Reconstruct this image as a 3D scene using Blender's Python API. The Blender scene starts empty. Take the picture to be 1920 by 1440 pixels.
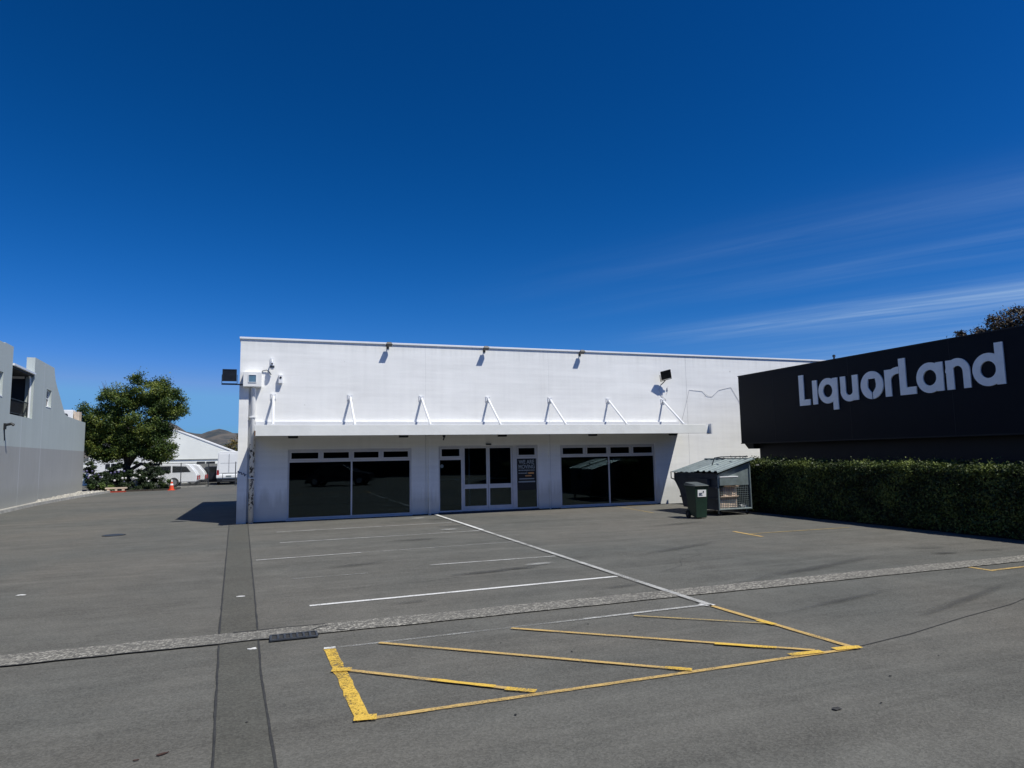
import bpy, bmesh, math, random
import numpy as np
from mathutils import Vector, Matrix

R = math.radians
PI = math.pi
rng = np.random.default_rng(11)
random.seed(4)
sc = bpy.context.scene
COL = sc.collection

# ---------------------------------------------------------------- camera
cam_d = bpy.data.cameras.new("camera")
cam = bpy.data.objects.new("camera", cam_d)
COL.objects.link(cam)
rows = ((0.94069279, -0.33879226, -0.01780123),
        (-0.01927055, -0.10574551, 0.99420648),
        (-0.33871187, -0.93489983, -0.10600275))
m = Matrix(((rows[0][0], rows[1][0], rows[2][0], 0.0),
            (rows[0][1], rows[1][1], rows[2][1], 0.0),
            (rows[0][2], rows[1][2], rows[2][2], 1.7),
            (0, 0, 0, 1)))
cam.matrix_world = m
cam_d.sensor_fit = 'HORIZONTAL'
cam_d.sensor_width = 36.0
cam_d.lens = 36.0 * 1258.97 / 1920.0
cam_d.clip_start = 0.05
cam_d.clip_end = 6000.0
sc.camera = cam

# ---------------------------------------------------------------- view, sun, sky
sc.view_settings.view_transform = 'Standard'
sc.view_settings.look = 'None'
sc.view_settings.exposure = 0.0
sc.view_settings.gamma = 1.0
sc.cycles.max_bounces = 8
sc.cycles.transparent_max_bounces = 12

SUN = Vector((0.34, -0.48, 1.0)).normalized()       # towards the sun
sun_d = bpy.data.lights.new("sun", 'SUN')
sun_d.energy = 4.9
sun_d.angle = R(0.5)
sun_d.color = (1.0, 0.97, 0.885)
sun_o = bpy.data.objects.new("sun", sun_d)
sun_o.rotation_euler = SUN.to_track_quat('Z', 'Y').to_euler()
sun_o.location = (10, -20, 40)
COL.objects.link(sun_o)

world = bpy.data.worlds.new("World")
sc.world = world
world.use_nodes = True


class NT:
    """small helper round a node tree"""
    def __init__(s, tree):
        s.t = tree; s.n = tree.nodes; s.l = tree.links

    def new(s, typ, **kw):
        nd = s.n.new(typ)
        for k, v in kw.items():
            if k == 'inp':
                for a, b in v.items():
                    if isinstance(b, bpy.types.NodeSocket):
                        s.l.new(b, nd.inputs[a])
                    else:
                        nd.inputs[a].default_value = b
            else:
                setattr(nd, k, v)
        return nd

    def math(s, op, a, b=0.0, c=None):
        nd = s.new('ShaderNodeMath', operation=op)
        for i, v in enumerate((a, b) if c is None else (a, b, c)):
            if isinstance(v, bpy.types.NodeSocket):
                s.l.new(v, nd.inputs[i])
            else:
                nd.inputs[i].default_value = v
        return nd.outputs[0]

    def ramp(s, fac, stops, interp='LINEAR'):
        nd = s.new('ShaderNodeValToRGB')
        nd.color_ramp.interpolation = interp
        e = nd.color_ramp.elements
        while len(e) < len(stops):
            e.new(0.5)
        for i, (p, c) in enumerate(stops):
            e[i].position = p
            e[i].color = (c[0], c[1], c[2], 1) if isinstance(c, (tuple, list)) else (c, c, c, 1)
        s.l.new(fac, nd.inputs[0])
        return nd.outputs[0]

    def noise(s, vec, scale, detail=4, rough=0.55, dist=0.0):
        nd = s.new('ShaderNodeTexNoise')
        nd.inputs['Scale'].default_value = scale
        nd.inputs['Detail'].default_value = detail
        nd.inputs['Roughness'].default_value = rough
        nd.inputs['Distortion'].default_value = dist
        if vec is not None:
            s.l.new(vec, nd.inputs['Vector'])
        return nd.outputs[0]

    def mapping(s, vec, loc=(0, 0, 0), rot=(0, 0, 0), scale=(1, 1, 1)):
        nd = s.new('ShaderNodeMapping')
        nd.inputs[1].default_value = loc
        nd.inputs[2].default_value = rot
        nd.inputs[3].default_value = scale
        s.l.new(vec, nd.inputs[0])
        return nd.outputs[0]

    def mix(s, fac, a, b, blend='MIX'):
        nd = s.new('ShaderNodeMix', data_type='RGBA', blend_type=blend)
        for i, v in ((0, fac), (6, a), (7, b)):
            if isinstance(v, bpy.types.NodeSocket):
                s.l.new(v, nd.inputs[i])
            elif i == 0:
                nd.inputs[0].default_value = v
            else:
                nd.inputs[i].default_value = (v[0], v[1], v[2], 1)
        return nd.outputs[2]


w = NT(world.node_tree)
w.n.clear()
sky = w.new('ShaderNodeTexSky', sky_type='NISHITA')
sky.sun_disc = False
sky.sun_elevation = math.asin(SUN.z)
sky.sun_rotation = math.atan2(SUN.x, SUN.y)
sky.altitude = 20
sky.air_density = 1.0
sky.dust_density = 0.15
sky.ozone_density = 2.2
hs = w.new('ShaderNodeHueSaturation', inp={'Saturation': 1.28, 'Value': 1.0, 'Color': sky.outputs[0]})
tc = w.new('ShaderNodeTexCoord')
sep = w.new('ShaderNodeSeparateXYZ', inp={0: tc.outputs['Generated']})
zz = w.math('MAXIMUM', sep.outputs[2], 0.03)
px = w.math('DIVIDE', sep.outputs[0], zz)
py = w.math('DIVIDE', sep.outputs[1], zz)
nn = w.math('ADD', w.math('MULTIPLY', px, 0.83), w.math('MULTIPLY', py, 0.558))
tt = w.math('SUBTRACT', w.math('MULTIPLY', px, 0.558), w.math('MULTIPLY', py, 0.83))
cmb = w.new('ShaderNodeCombineXYZ', inp={0: w.math('MULTIPLY', nn, 1.7), 1: w.math('MULTIPLY', tt, 0.26)})
cn = w.noise(cmb.outputs[0], 1.5, 5, 0.6, 0.25)
cn2 = w.noise(cmb.outputs[0], 3.0, 4, 0.55, 0.8)


def band(c, width, amp):
    d = w.math('DIVIDE', w.math('SUBTRACT', nn, c), width)
    return w.math('MULTIPLY', w.math('POWER', 2.718, w.math('MULTIPLY', w.math('MULTIPLY', d, d), -1.0)), amp)


bands = w.math('ADD', w.math('ADD', band(5.5, 0.45, 0.62), band(3.25, 0.32, 0.10)),
               w.math('ADD', band(4.0, 0.38, 0.10), band(8.5, 2.0, 0.45)))
tm = w.new('ShaderNodeMapRange', inp={0: tt, 1: -3.2, 2: 0.3, 3: 0.0, 4: 1.0})
tm.interpolation_type = 'SMOOTHSTEP'
cl = w.math('MULTIPLY', w.math('MULTIPLY', bands, tm.outputs[0]),
            w.math('MULTIPLY', w.math('POWER', w.math('ADD', w.math('MULTIPLY', cn, 0.9), w.math('MULTIPLY', cn2, 1.0)), 2.4), 0.85))
upz = w.new('ShaderNodeMapRange', inp={0: sep.outputs[2], 1: 0.03, 2: 0.09, 3: 0.0, 4: 1.0})
cl = w.math('MINIMUM', w.math('MULTIPLY', cl, upz.outputs[0]), 0.75)
sc_ = w.new('ShaderNodeSeparateColor', inp={0: hs.outputs[0]})


def chan(i, ref, out, p, top):
    v = w.math('POWER', w.math('DIVIDE', sc_.outputs[i], ref * 10), p)
    return w.math('MINIMUM', w.math('MULTIPLY', v, out * 10), top * 10)


deep = w.new('ShaderNodeCombineColor', inp={0: chan(0, .235, .065, 2.34, .145), 1: chan(1, .445, .246, 1.27, .37), 2: chan(2, .665, .686, 1.5, .71)})
skyc = w.mix(cl, deep.outputs[0], (3.3, 4.9, 7.4))
bg = w.new('ShaderNodeBackground', inp={'Color': skyc, 'Strength': 0.1})
wo = w.new('ShaderNodeOutputWorld', inp={0: bg.outputs[0]})

# ---------------------------------------------------------------- materials


def newmat(name):
    mt = bpy.data.materials.new(name)
    mt.use_nodes = True
    t = NT(mt.node_tree)
    bs = t.n['Principled BSDF']
    return mt, t, bs


def simple(name, col, rough=0.6, metal=0.0, var=0.12, scale=6.0, bump=0.0, spec=0.5, bscale=None):
    """one real colour with a little uneven wear"""
    mt, t, bs = newmat(name)
    c = t.new('ShaderNodeTexCoord').outputs['Object']
    n1 = t.noise(c, scale, 5, 0.6)
    lo = tuple(v * (1 - var) for v in col)
    hi = tuple(min(1, v * (1 + var)) for v in col)
    t.l.new(t.ramp(n1, [(0.3, lo), (0.7, hi)]), bs.inputs['Base Color'])
    bs.inputs['Roughness'].default_value = rough
    bs.inputs['Metallic'].default_value = metal
    bs.inputs['Specular IOR Level'].default_value = spec
    if bump:
        b = t.new('ShaderNodeBump', inp={'Strength': 1.0, 'Distance': bump,
                                         'Height': t.noise(c, bscale or scale * 6, 4, 0.6)})
        t.l.new(b.outputs[0], bs.inputs['Normal'])
    return mt


def asphalt(name, base, tint=(1, 1, 0.95), big=1.0, agg=1.0):
    mt, t, bs = newmat(name)
    c = t.new('ShaderNodeTexCoord').outputs['Object']
    fine = t.noise(c, 95, 4, 0.75)
    vor = t.new('ShaderNodeTexVoronoi', inp={'Scale': 75.0, 'Vector': c})
    grain = t.new('ShaderNodeSeparateColor', inp={0: vor.outputs['Color']}).outputs[0]
    mid = t.noise(c, 2.2, 6, 0.62, 0.4)
    large = t.noise(c, 0.16, 5, 0.55, 0.6)
    med = t.noise(c, 0.75, 4, 0.6, 1.0)
    drive = t.noise(t.mapping(c, rot=(0, 0, R(12)), scale=(0.09, 0.9, 1)), 1.6, 5, 0.6, 1.2)
    drive2 = t.noise(t.mapping(c, rot=(0, 0, R(-24)), scale=(0.06, 1.3, 1)), 2.1, 5, 0.62, 1.6)
    v = t.math('ADD', t.math('MULTIPLY', t.math('SUBTRACT', fine, 0.5), 0.85 * agg),
               t.math('MULTIPLY', t.math('SUBTRACT', grain, 0.5), 0.40 * agg))
    v = t.math('ADD', v, t.math('MULTIPLY', t.math('SUBTRACT', mid, 0.5), 0.50 * big))
    v = t.math('ADD', v, t.math('MULTIPLY', t.math('SUBTRACT', large, 0.5), 0.55 * big))
    v = t.math('ADD', v, t.math('MULTIPLY', t.math('SUBTRACT', med, 0.5), 0.32 * big))
    v = t.math('ADD', v, t.math('MULTIPLY', t.math('SUBTRACT', drive, 0.5), 0.55 * big))
    v = t.math('ADD', v, t.math('MULTIPLY', t.math('SUBTRACT', drive2, 0.5), 0.5 * big))
    v = t.math('MAXIMUM', t.math('ADD', v, 1.0), 0.25)
    col = t.mix(1.0, tuple(base * k for k in tint), v, 'MULTIPLY')
    warm = t.ramp(large, [(0.35, (0.97, 1.0, 1.0)), (0.65, (1.05, 1.0, 0.95))])
    col = t.mix(1.0, col, warm, 'MULTIPLY')
    t.l.new(col, bs.inputs['Base Color'])
    bs.inputs['Roughness'].default_value = 0.9
    bs.inputs['Specular IOR Level'].default_value = 0.25
    b = t.new('ShaderNodeBump', inp={'Strength': 0.7, 'Distance': 0.004, 'Height': t.math('ADD', fine, grain)})
    t.l.new(b.outputs[0], bs.inputs['Normal'])
    return mt


def road_paint(name, col, wear=0.5, sharp=0.10):
    """paint that is worn through to the asphalt in places"""
    mt, t, bs = newmat(name)
    c = t.new('ShaderNodeTexCoord').outputs['Object']
    n1 = t.noise(c, 60, 5, 0.8)
    n2 = t.noise(c, 2.5, 5, 0.65)
    v = t.math('ADD', t.math('MULTIPLY', n1, 0.62), t.math('MULTIPLY', n2, 0.38))
    mask = t.ramp(v, [(max(0, wear - sharp), 0.0), (min(1, wear + sharp), 1.0)])
    t.l.new(t.mix(n1, tuple(v * 0.75 for v in col), tuple(v * 1.1 for v in col)), bs.inputs['Base Color'])
    bs.inputs['Roughness'].default_value = 0.75
    tr = t.new('ShaderNodeBsdfTransparent')
    mx = t.new('ShaderNodeMixShader', inp={0: mask})
    t.l.new(tr.outputs[0], mx.inputs[1]); t.l.new(bs.outputs[0], mx.inputs[2])
    t.l.new(mx.outputs[0], t.n['Material Output'].inputs[0])
    return mt


def stain_mat(name, col, soft=0.5):
    """a blot on the asphalt: object space, fading out unevenly towards its rim"""
    mt, t, bs = newmat(name)
    c = t.new('ShaderNodeTexCoord').outputs['Object']
    s = t.new('ShaderNodeSeparateXYZ', inp={0: c})
    r = t.math('SQRT', t.math('ADD', t.math('MULTIPLY', s.outputs[0], s.outputs[0]),
                              t.math('MULTIPLY', s.outputs[1], s.outputs[1])))
    n = t.noise(c, 2.4, 5, 0.7)
    v = t.math('ADD', r, t.math('MULTIPLY', t.math('SUBTRACT', n, 0.5), 1.5))
    k = t.ramp(v, [(0.25, soft), (0.85, 0.0)])
    bs.inputs['Base Color'].default_value = (*col, 1)
    bs.inputs['Roughness'].default_value = 0.7
    tr = t.new('ShaderNodeBsdfTransparent')
    mx = t.new('ShaderNodeMixShader', inp={0: k})
    t.l.new(tr.outputs[0], mx.inputs[1]); t.l.new(bs.outputs[0], mx.inputs[2])
    t.l.new(mx.outputs[0], t.n['Material Output'].inputs[0])
    return mt


def white_wall():
    mt, t, bs = newmat('white_painted_concrete')
    c = t.new('ShaderNodeTexCoord').outputs['Object']
    s = t.new('ShaderNodeSeparateXYZ', inp={0: c})
    blot = t.noise(t.mapping(c, scale=(0.35, 1, 1.3)), 1.2, 6, 0.6, 0.5)
    board = t.noise(t.mapping(c, scale=(0.12, 1, 5.5)), 2.0, 4, 0.55)
    drip = t.noise(t.mapping(c, scale=(5.0, 1, 0.25)), 1.6, 5, 0.6)
    v = t.math('ADD', t.math('MULTIPLY', t.math('SUBTRACT', blot, 0.5), 0.30),
               t.math('MULTIPLY', t.math('SUBTRACT', board, 0.5), 0.13))
    v = t.math('ADD', v, t.math('MULTIPLY', t.math('SUBTRACT', drip, 0.5), 0.12))
    v = t.math('ADD', v, 1.0)
    col = t.mix(1.0, (0.87, 0.87, 0.85), v, 'MULTIPLY')
    # soot runs below the parapet cap
    run = t.math('SUBTRACT', t.math('MULTIPLY_ADD', s.outputs[2], 0.55, -2.35), t.math('MULTIPLY', drip, 0.55))
    col = t.mix(t.ramp(run, [(0.0, 0.0), (0.4, 0.35)]), col, (0.50, 0.52, 0.50))
    spots = t.new('ShaderNodeTexVoronoi', inp={'Scale': 1.3, 'Vector': c, 'Randomness': 1.0})
    col = t.mix(t.ramp(spots.outputs['Distance'], [(0.025, 0.45), (0.045, 0.0)]), col, (0.30, 0.28, 0.25))
    # grime and splash at the foot of the wall
    foot = t.math('ADD', s.outputs[2], t.math('MULTIPLY', drip, -0.9))
    dirt = t.ramp(foot, [(0.0, 0.55), (0.4, 0.0)])
    col = t.mix(dirt, col, (0.40, 0.40, 0.36))
    # joints between the cast panels
    j = None
    low = t.math('MULTIPLY_ADD', t.math('LESS_THAN', s.outputs[2], 2.6), 0.75, 0.25)
    for x in (4.40, 8.42, 13.62):
        d = t.math('ABSOLUTE', t.math('SUBTRACT', s.outputs[0], x))
        k = t.math('MULTIPLY', t.math('LESS_THAN', d, 0.009), low if x < 10 else 0.7)
        j = k if j is None else t.math('ADD', j, k)
    col = t.mix(t.math('MULTIPLY', j, 0.55), col, (0.30, 0.31, 0.32))
    t.l.new(col, bs.inputs['Base Color'])
    bs.inputs['Roughness'].default_value = 0.7
    bs.inputs['Specular IOR Level'].default_value = 0.3
    h = t.math('ADD', t.math('MULTIPLY', t.noise(t.mapping(c, scale=(0.4, 1, 3)), 2, 4), 0.8),
               t.math('MULTIPLY', t.noise(c, 25, 4, 0.6), 0.2))
    h = t.math('SUBTRACT', h, t.math('MULTIPLY', j, 1.0))
    b = t.new('ShaderNodeBump', inp={'Strength': 0.7, 'Distance': 0.008, 'Height': h})
    t.l.new(b.outputs[0], bs.inputs['Normal'])
    return mt


def grey_wall():
    mt, t, bs = newmat('two_tone_grey_wall')
    c = t.new('ShaderNodeTexCoord').outputs['Object']
    s = t.new('ShaderNodeSeparateXYZ', inp={0: c})
    up = t.math('GREATER_THAN', s.outputs[2], 2.38)
    blot = t.noise(c, 0.7, 5, 0.6, 0.3)
    streak = t.noise(t.mapping(c, scale=(1, 2.2, 0.12)), 1.5, 5, 0.6)
    v = t.math('ADD', t.math('MULTIPLY', blot, 0.16), t.math('MULTIPLY', streak, 0.16))
    v = t.math('ADD', v, 0.84)
    col = t.mix(up, (0.375, 0.375, 0.36), (0.465, 0.51, 0.49))
    col = t.mix(1.0, col, v, 'MULTIPLY')
    j = None
    for y in (2.1, 5.3):
        d = t.math('ABSOLUTE', t.math('SUBTRACT', s.outputs[1], y))
        k = t.math('LESS_THAN', d, 0.045)
        j = k if j is None else t.math('ADD', j, k)
    col = t.mix(t.math('MULTIPLY', j, 0.45), col, (0.62, 0.64, 0.66))
    foot = t.math('ADD', s.outputs[2], t.math('MULTIPLY', streak, -1.0))
    col = t.mix(t.ramp(foot, [(0.0, 0.5), (0.4, 0.0)]), col, (0.30, 0.30, 0.26))
    t.l.new(col, bs.inputs['Base Color'])
    bs.inputs['Roughness'].default_value = 0.8
    bs.inputs['Specular IOR Level'].default_value = 0.25
    b = t.new('ShaderNodeBump', inp={'Strength': 0.5, 'Distance': 0.01, 'Height': t.noise(c, 12, 5, 0.6)})
    t.l.new(b.outputs[0], bs.inputs['Normal'])
    return mt


def peeling():
    """white paint flaking off a grey downpipe"""
    mt, t, bs = newmat('peeling_pipe_paint')
    c = t.new('ShaderNodeTexCoord').outputs['Object']
    s = t.new('ShaderNodeSeparateXYZ', inp={0: c})
    n = t.noise(t.mapping(c, scale=(1, 1, 0.8)), 13, 3, 0.55, 0.4)
    zone = t.ramp(t.math('MULTIPLY', s.outputs[2], 0.4), [(0.12, 0.0), (0.2, 1.0), (0.86, 1.0), (0.92, 0.0)])
    flake = t.math('MULTIPLY', t.ramp(n, [(0.53, 0.0), (0.56, 1.0)]), zone)
    col = t.mix(flake, (0.78, 0.78, 0.76), (0.05, 0.05, 0.055))
    t.l.new(col, bs.inputs['Base Color'])
    bs.inputs['Roughness'].default_value = 0.55
    return mt


def glass_mat(name, tint=(0.10, 0.115, 0.12)):
    mt = bpy.data.materials.new(name)
    mt.use_nodes = True
    t = NT(mt.node_tree)
    t.n.clear()
    fr = t.new('ShaderNodeFresnel', inp={'IOR': 1.5})
    tr = t.new('ShaderNodeBsdfTransparent', inp={'Color': (*tint, 1)})
    c = t.new('ShaderNodeTexCoord').outputs['Object']
    b = t.new('ShaderNodeBump', inp={'Strength': 0.15, 'Distance': 0.01, 'Height': t.noise(c, 0.9, 2)})
    gl = t.new('ShaderNodeBsdfGlossy', inp={'Color': (0.72, 0.92, 1.0, 1), 'Roughness': 0.015, 'Normal': b.outputs[0]})
    mx = t.new('ShaderNodeMixShader', inp={0: fr.outputs[0], 1: tr.outputs[0], 2: gl.outputs[0]})
    t.new('ShaderNodeOutputMaterial', inp={0: mx.outputs[0]})
    return mt


def leaf_mat(name, lo, mid, hi, scale=1.2, trans=0.25, fine=9.0):
    mt, t, bs = newmat(name)
    c = t.new('ShaderNodeTexCoord').outputs['Object']
    n1 = t.noise(c, scale, 3, 0.5)
    n2 = t.noise(c, fine, 2, 0.5)
    v = t.math('ADD', t.math('MULTIPLY', n1, 0.5), t.math('MULTIPLY', n2, 0.5))
    col = t.ramp(v, [(0.36, lo), (0.5, mid), (0.64, hi)])
    t.l.new(col, bs.inputs['Base Color'])
    bs.inputs['Roughness'].default_value = 0.55
    bs.inputs['Specular IOR Level'].default_value = 0.35
    tl = t.new('ShaderNodeBsdfTranslucent', inp={'Color': col})
    mx = t.new('ShaderNodeMixShader', inp={0: trans, 1: bs.outputs[0], 2: tl.outputs[0]})
    t.l.new(mx.outputs[0], t.n['Material Output'].inputs[0])
    return mt


def aggregate():
    """exposed pebbles in a worn concrete channel"""
    mt, t, bs = newmat('exposed_aggregate')
    c = t.new('ShaderNodeTexCoord').outputs['Object']
    vo = t.new('ShaderNodeTexVoronoi', inp={'Scale': 42.0, 'Vector': c})
    g = t.new('ShaderNodeSeparateColor', inp={0: vo.outputs['Color']})
    stone = t.ramp(g.outputs[0], [(0.0, (0.065, 0.063, 0.055)), (0.35, (0.135, 0.13, 0.112)), (0.7, (0.30, 0.285, 0.245)), (1.0, (0.46, 0.44, 0.385))])
    edge = t.ramp(vo.outputs['Distance'], [(0.45, 0.0), (0.75, 1.0)])
    col = t.mix(edge, stone, (0.115, 0.11, 0.098))
    big = t.noise(c, 0.8, 5, 0.65)
    col = t.mix(t.ramp(big, [(0.35, 0.6), (0.62, 0.05)]), col, (0.135, 0.13, 0.115))
    t.l.new(col, bs.inputs['Base Color'])
    bs.inputs['Roughness'].default_value = 0.85
    b = t.new('ShaderNodeBump', inp={'Strength': 1.0, 'Distance': 0.008, 'Height': vo.outputs['Distance']})
    b.invert = True
    t.l.new(b.outputs[0], bs.inputs['Normal'])
    return mt


def hill_mat():
    mt, t, bs = newmat('dry_hill_grass')
    c = t.new('ShaderNodeTexCoord').outputs['Object']
    n = t.noise(c, 0.02, 6, 0.65, 0.4)
    t.l.new(t.ramp(n, [(0.38, (0.035, 0.045, 0.05)), (0.5, (0.075, 0.072, 0.068)), (0.62, (0.12, 0.105, 0.09))]), bs.inputs['Base Color'])
    bs.inputs['Roughness'].default_value = 1.0
    return mt


M = {
    'asphalt': asphalt('asphalt', 0.113, (1.0, 0.99, 0.905)),
    'patch': asphalt('trench_asphalt', 0.090, (1.0, 1, 0.89), 0.6, 1.1),
    'tar': simple('tar_seam', (0.032, 0.032, 0.030), 0.75, var=0.4, scale=20),
    'agg': aggregate(),
    'kerb': simple('kerb_concrete', (0.30, 0.29, 0.26), 0.85, var=0.3, scale=4, bump=0.004),
    'pebble': simple('pale_pebbles', (0.42, 0.40, 0.35), 0.9, var=0.5, scale=9, bump=0.02, bscale=25),
    'wp': road_paint('white_road_paint', (0.70, 0.70, 0.68), 0.42, 0.07),
    'wp_mid': road_paint('thin_white_paint', (0.50, 0.50, 0.48), 0.47, 0.09),
    'wp_faint': road_paint('faint_white_paint', (0.36, 0.36, 0.34), 0.52, 0.10),
    'yp': road_paint('bright_yellow_paint', (0.72, 0.47, 0.07), 0.455, 0.06),
    'yp_mid': road_paint('worn_yellow_paint', (0.56, 0.38, 0.13), 0.43, 0.10),
    'yp_faint': road_paint('faint_yellow_paint', (0.42, 0.31, 0.12), 0.47, 0.09),
    'wall': white_wall(),
    'white': simple('white_paint', (0.84, 0.84, 0.82), 0.5, var=0.05, scale=3),
    'white_metal': simple('white_metal_trim', (0.82, 0.83, 0.84), 0.4, var=0.04, scale=2),
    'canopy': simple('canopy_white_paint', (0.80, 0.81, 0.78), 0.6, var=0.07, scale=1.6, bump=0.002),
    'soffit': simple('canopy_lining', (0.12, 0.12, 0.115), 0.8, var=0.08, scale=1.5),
    'alu': simple('aluminium_frame', (0.62, 0.615, 0.62), 0.45, metal=0.0, var=0.08, scale=3),
    'glass': glass_mat('tinted_shop_glass', (0.45, 0.54, 0.57)),
    'glass_dark': glass_mat('dark_glass', (0.02, 0.02, 0.025)),
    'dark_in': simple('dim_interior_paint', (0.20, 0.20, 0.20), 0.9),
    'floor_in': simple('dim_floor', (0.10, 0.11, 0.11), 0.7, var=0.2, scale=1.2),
    'black': simple('black_plastic', (0.012, 0.013, 0.015), 0.45, var=0.2),
    'black_metal': simple('black_powder_coat', (0.010, 0.0105, 0.012), 0.5, var=0.2),
    'lens': simple('lamp_lens', (0.012, 0.013, 0.016), 0.35, var=0.4, scale=12),
    'bluegrey': simple('blue_grey_plate', (0.10, 0.20, 0.29), 0.5, var=0.15, scale=8),
    'peel': peeling(),
    'grey_wall': grey_wall(),
    'grey_body': simple('grey_render', (0.30, 0.31, 0.33), 0.85),
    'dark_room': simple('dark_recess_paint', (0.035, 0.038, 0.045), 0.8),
    'navy': simple('charcoal_sheet', (0.0038, 0.0068, 0.0120), 0.6, var=0.14, scale=1.2, bump=0.001, bscale=3, spec=0.15),
    'navy_dark': simple('charcoal_wall', (0.006, 0.007, 0.011), 0.7, var=0.2, scale=1.5),
    'letter': simple('silver_letter', (0.84, 0.86, 0.86), 0.45, metal=0.0, var=0.05),
    'bark': simple('bark', (0.055, 0.045, 0.035), 0.95, var=0.4, scale=9, bump=0.02),
    'twig': simple('dead_twig', (0.10, 0.06, 0.045), 0.9, var=0.3),
    'leaf': leaf_mat('tree_leaf', (0.014, 0.034, 0.008), (0.055, 0.095, 0.016), (0.22, 0.25, 0.04), 0.9, 0.22, 5.0),
    'leaf_dark': leaf_mat('dark_leaf', (0.012, 0.022, 0.010), (0.025, 0.045, 0.016), (0.05, 0.075, 0.024), 1.0, 0.15, 6.0),
    'leaf_bush': leaf_mat('bush_leaf', (0.03, 0.06, 0.014), (0.07, 0.115, 0.025), (0.13, 0.18, 0.04), 1.5, 0.2, 9.0),
    'leaf_hedge': leaf_mat('hedge_leaf', (0.014, 0.022, 0.007), (0.045, 0.070, 0.016), (0.18, 0.22, 0.050), 1.6, 0.15, 14.0),
    'hedge_core': simple('hedge_twigs', (0.010, 0.012, 0.006), 0.95, var=0.4),
    'leaf_red': leaf_mat('purple_brown_leaf', (0.03, 0.03, 0.02), (0.085, 0.062, 0.042), (0.16, 0.13, 0.08), 1.4, 0.2, 9.0),
    'leaf_autumn': leaf_mat('orange_green_leaf', (0.03, 0.05, 0.01), (0.12, 0.11, 0.02), (0.22, 0.13, 0.03), 0.5, 0.2, 2.0),
    'petal': simple('lilac_petal', (0.11, 0.10, 0.20), 0.7, var=0.3),
    'petal_white': simple('white_petal', (0.55, 0.53, 0.50), 0.7, var=0.2),
    'galv': simple('galvanised_steel', (0.22, 0.265, 0.265), 0.42, metal=0.35, var=0.22, scale=5, bump=0.002, bscale=12),
    'galv_dark': simple('weathered_steel', (0.045, 0.052, 0.062), 0.5, metal=0.2, var=0.3, scale=4, bump=0.002, bscale=12),
    'cardboard': simple('cardboard', (0.72, 0.56, 0.44), 0.85, var=0.25, scale=5),
    'paper': simple('waste_paper', (0.62, 0.62, 0.60), 0.8, var=0.2, scale=8),
    'green_plastic': simple('dark_green_plastic', (0.011, 0.034, 0.022), 0.42, var=0.2, scale=3),
    'lid_plastic': simple('faded_lid_plastic', (0.04, 0.052, 0.052), 0.45, var=0.2, scale=4),
    'rubber': simple('rubber', (0.015, 0.015, 0.015), 0.8, var=0.2),
    'steel': simple('bare_steel', (0.35, 0.34, 0.33), 0.4, metal=0.7, var=0.2),
    'orange': simple('orange_plastic', (0.72, 0.075, 0.02), 0.5, var=0.12),
    'redbrown': simple('red_plastic', (0.40, 0.05, 0.025), 0.55, var=0.25, scale=10),
    'cream': simple('cream_board', (0.62, 0.50, 0.38), 0.7, var=0.2),
    'van_white': simple('white_vehicle_paint', (0.86, 0.87, 0.87), 0.25, var=0.03),
    'van_dark': simple('dark_vehicle_paint', (0.02, 0.022, 0.03), 0.25, var=0.1),
    'car_glass': simple('dark_car_glass', (0.015, 0.018, 0.02), 0.08, var=0.1),
    'tail': simple('tail_lamp', (0.35, 0.02, 0.02), 0.3),
    'chrome': simple('wheel_silver', (0.45, 0.46, 0.47), 0.35, metal=0.7),
    'shed': simple('cream_white_wall', (0.88, 0.89, 0.83), 0.7, var=0.05, scale=0.8),
    'shed_grey': simple('grey_cladding', (0.24, 0.24, 0.22), 0.8),
    'wire': simple('wire', (0.22, 0.23, 0.23), 0.6),
    'cable': simple('grey_cable', (0.52, 0.52, 0.52), 0.6),
    'oil': stain_mat('oil_stain', (0.03, 0.03, 0.028), 0.6),
    'oil_soft': stain_mat('old_oil_stain', (0.045, 0.045, 0.042), 0.32),
    'chalk': stain_mat('pale_scuff', (0.42, 0.42, 0.40), 0.55),
    'hill': hill_mat(),
    'rust': simple('rust_streak', (0.17, 0.10, 0.06), 0.9, var=0.4, scale=20),
    'ink': simple('blue_graffiti', (0.012, 0.02, 0.08), 0.6, var=0.2),
    'poster': simple('poster_black', (0.008, 0.009, 0.011), 0.5, var=0.1),
    'poster_text': simple('poster_grey_print', (0.34, 0.38, 0.39), 0.6, var=0.05),
    'poster_orange': simple('poster_orange_print', (0.70, 0.34, 0.12), 0.6, var=0.05),
    'debris': simple('red_brown_leaf_litter', (0.05, 0.026, 0.020), 0.9, var=0.4, scale=30),
}

# ---------------------------------------------------------------- mesh helpers


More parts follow.
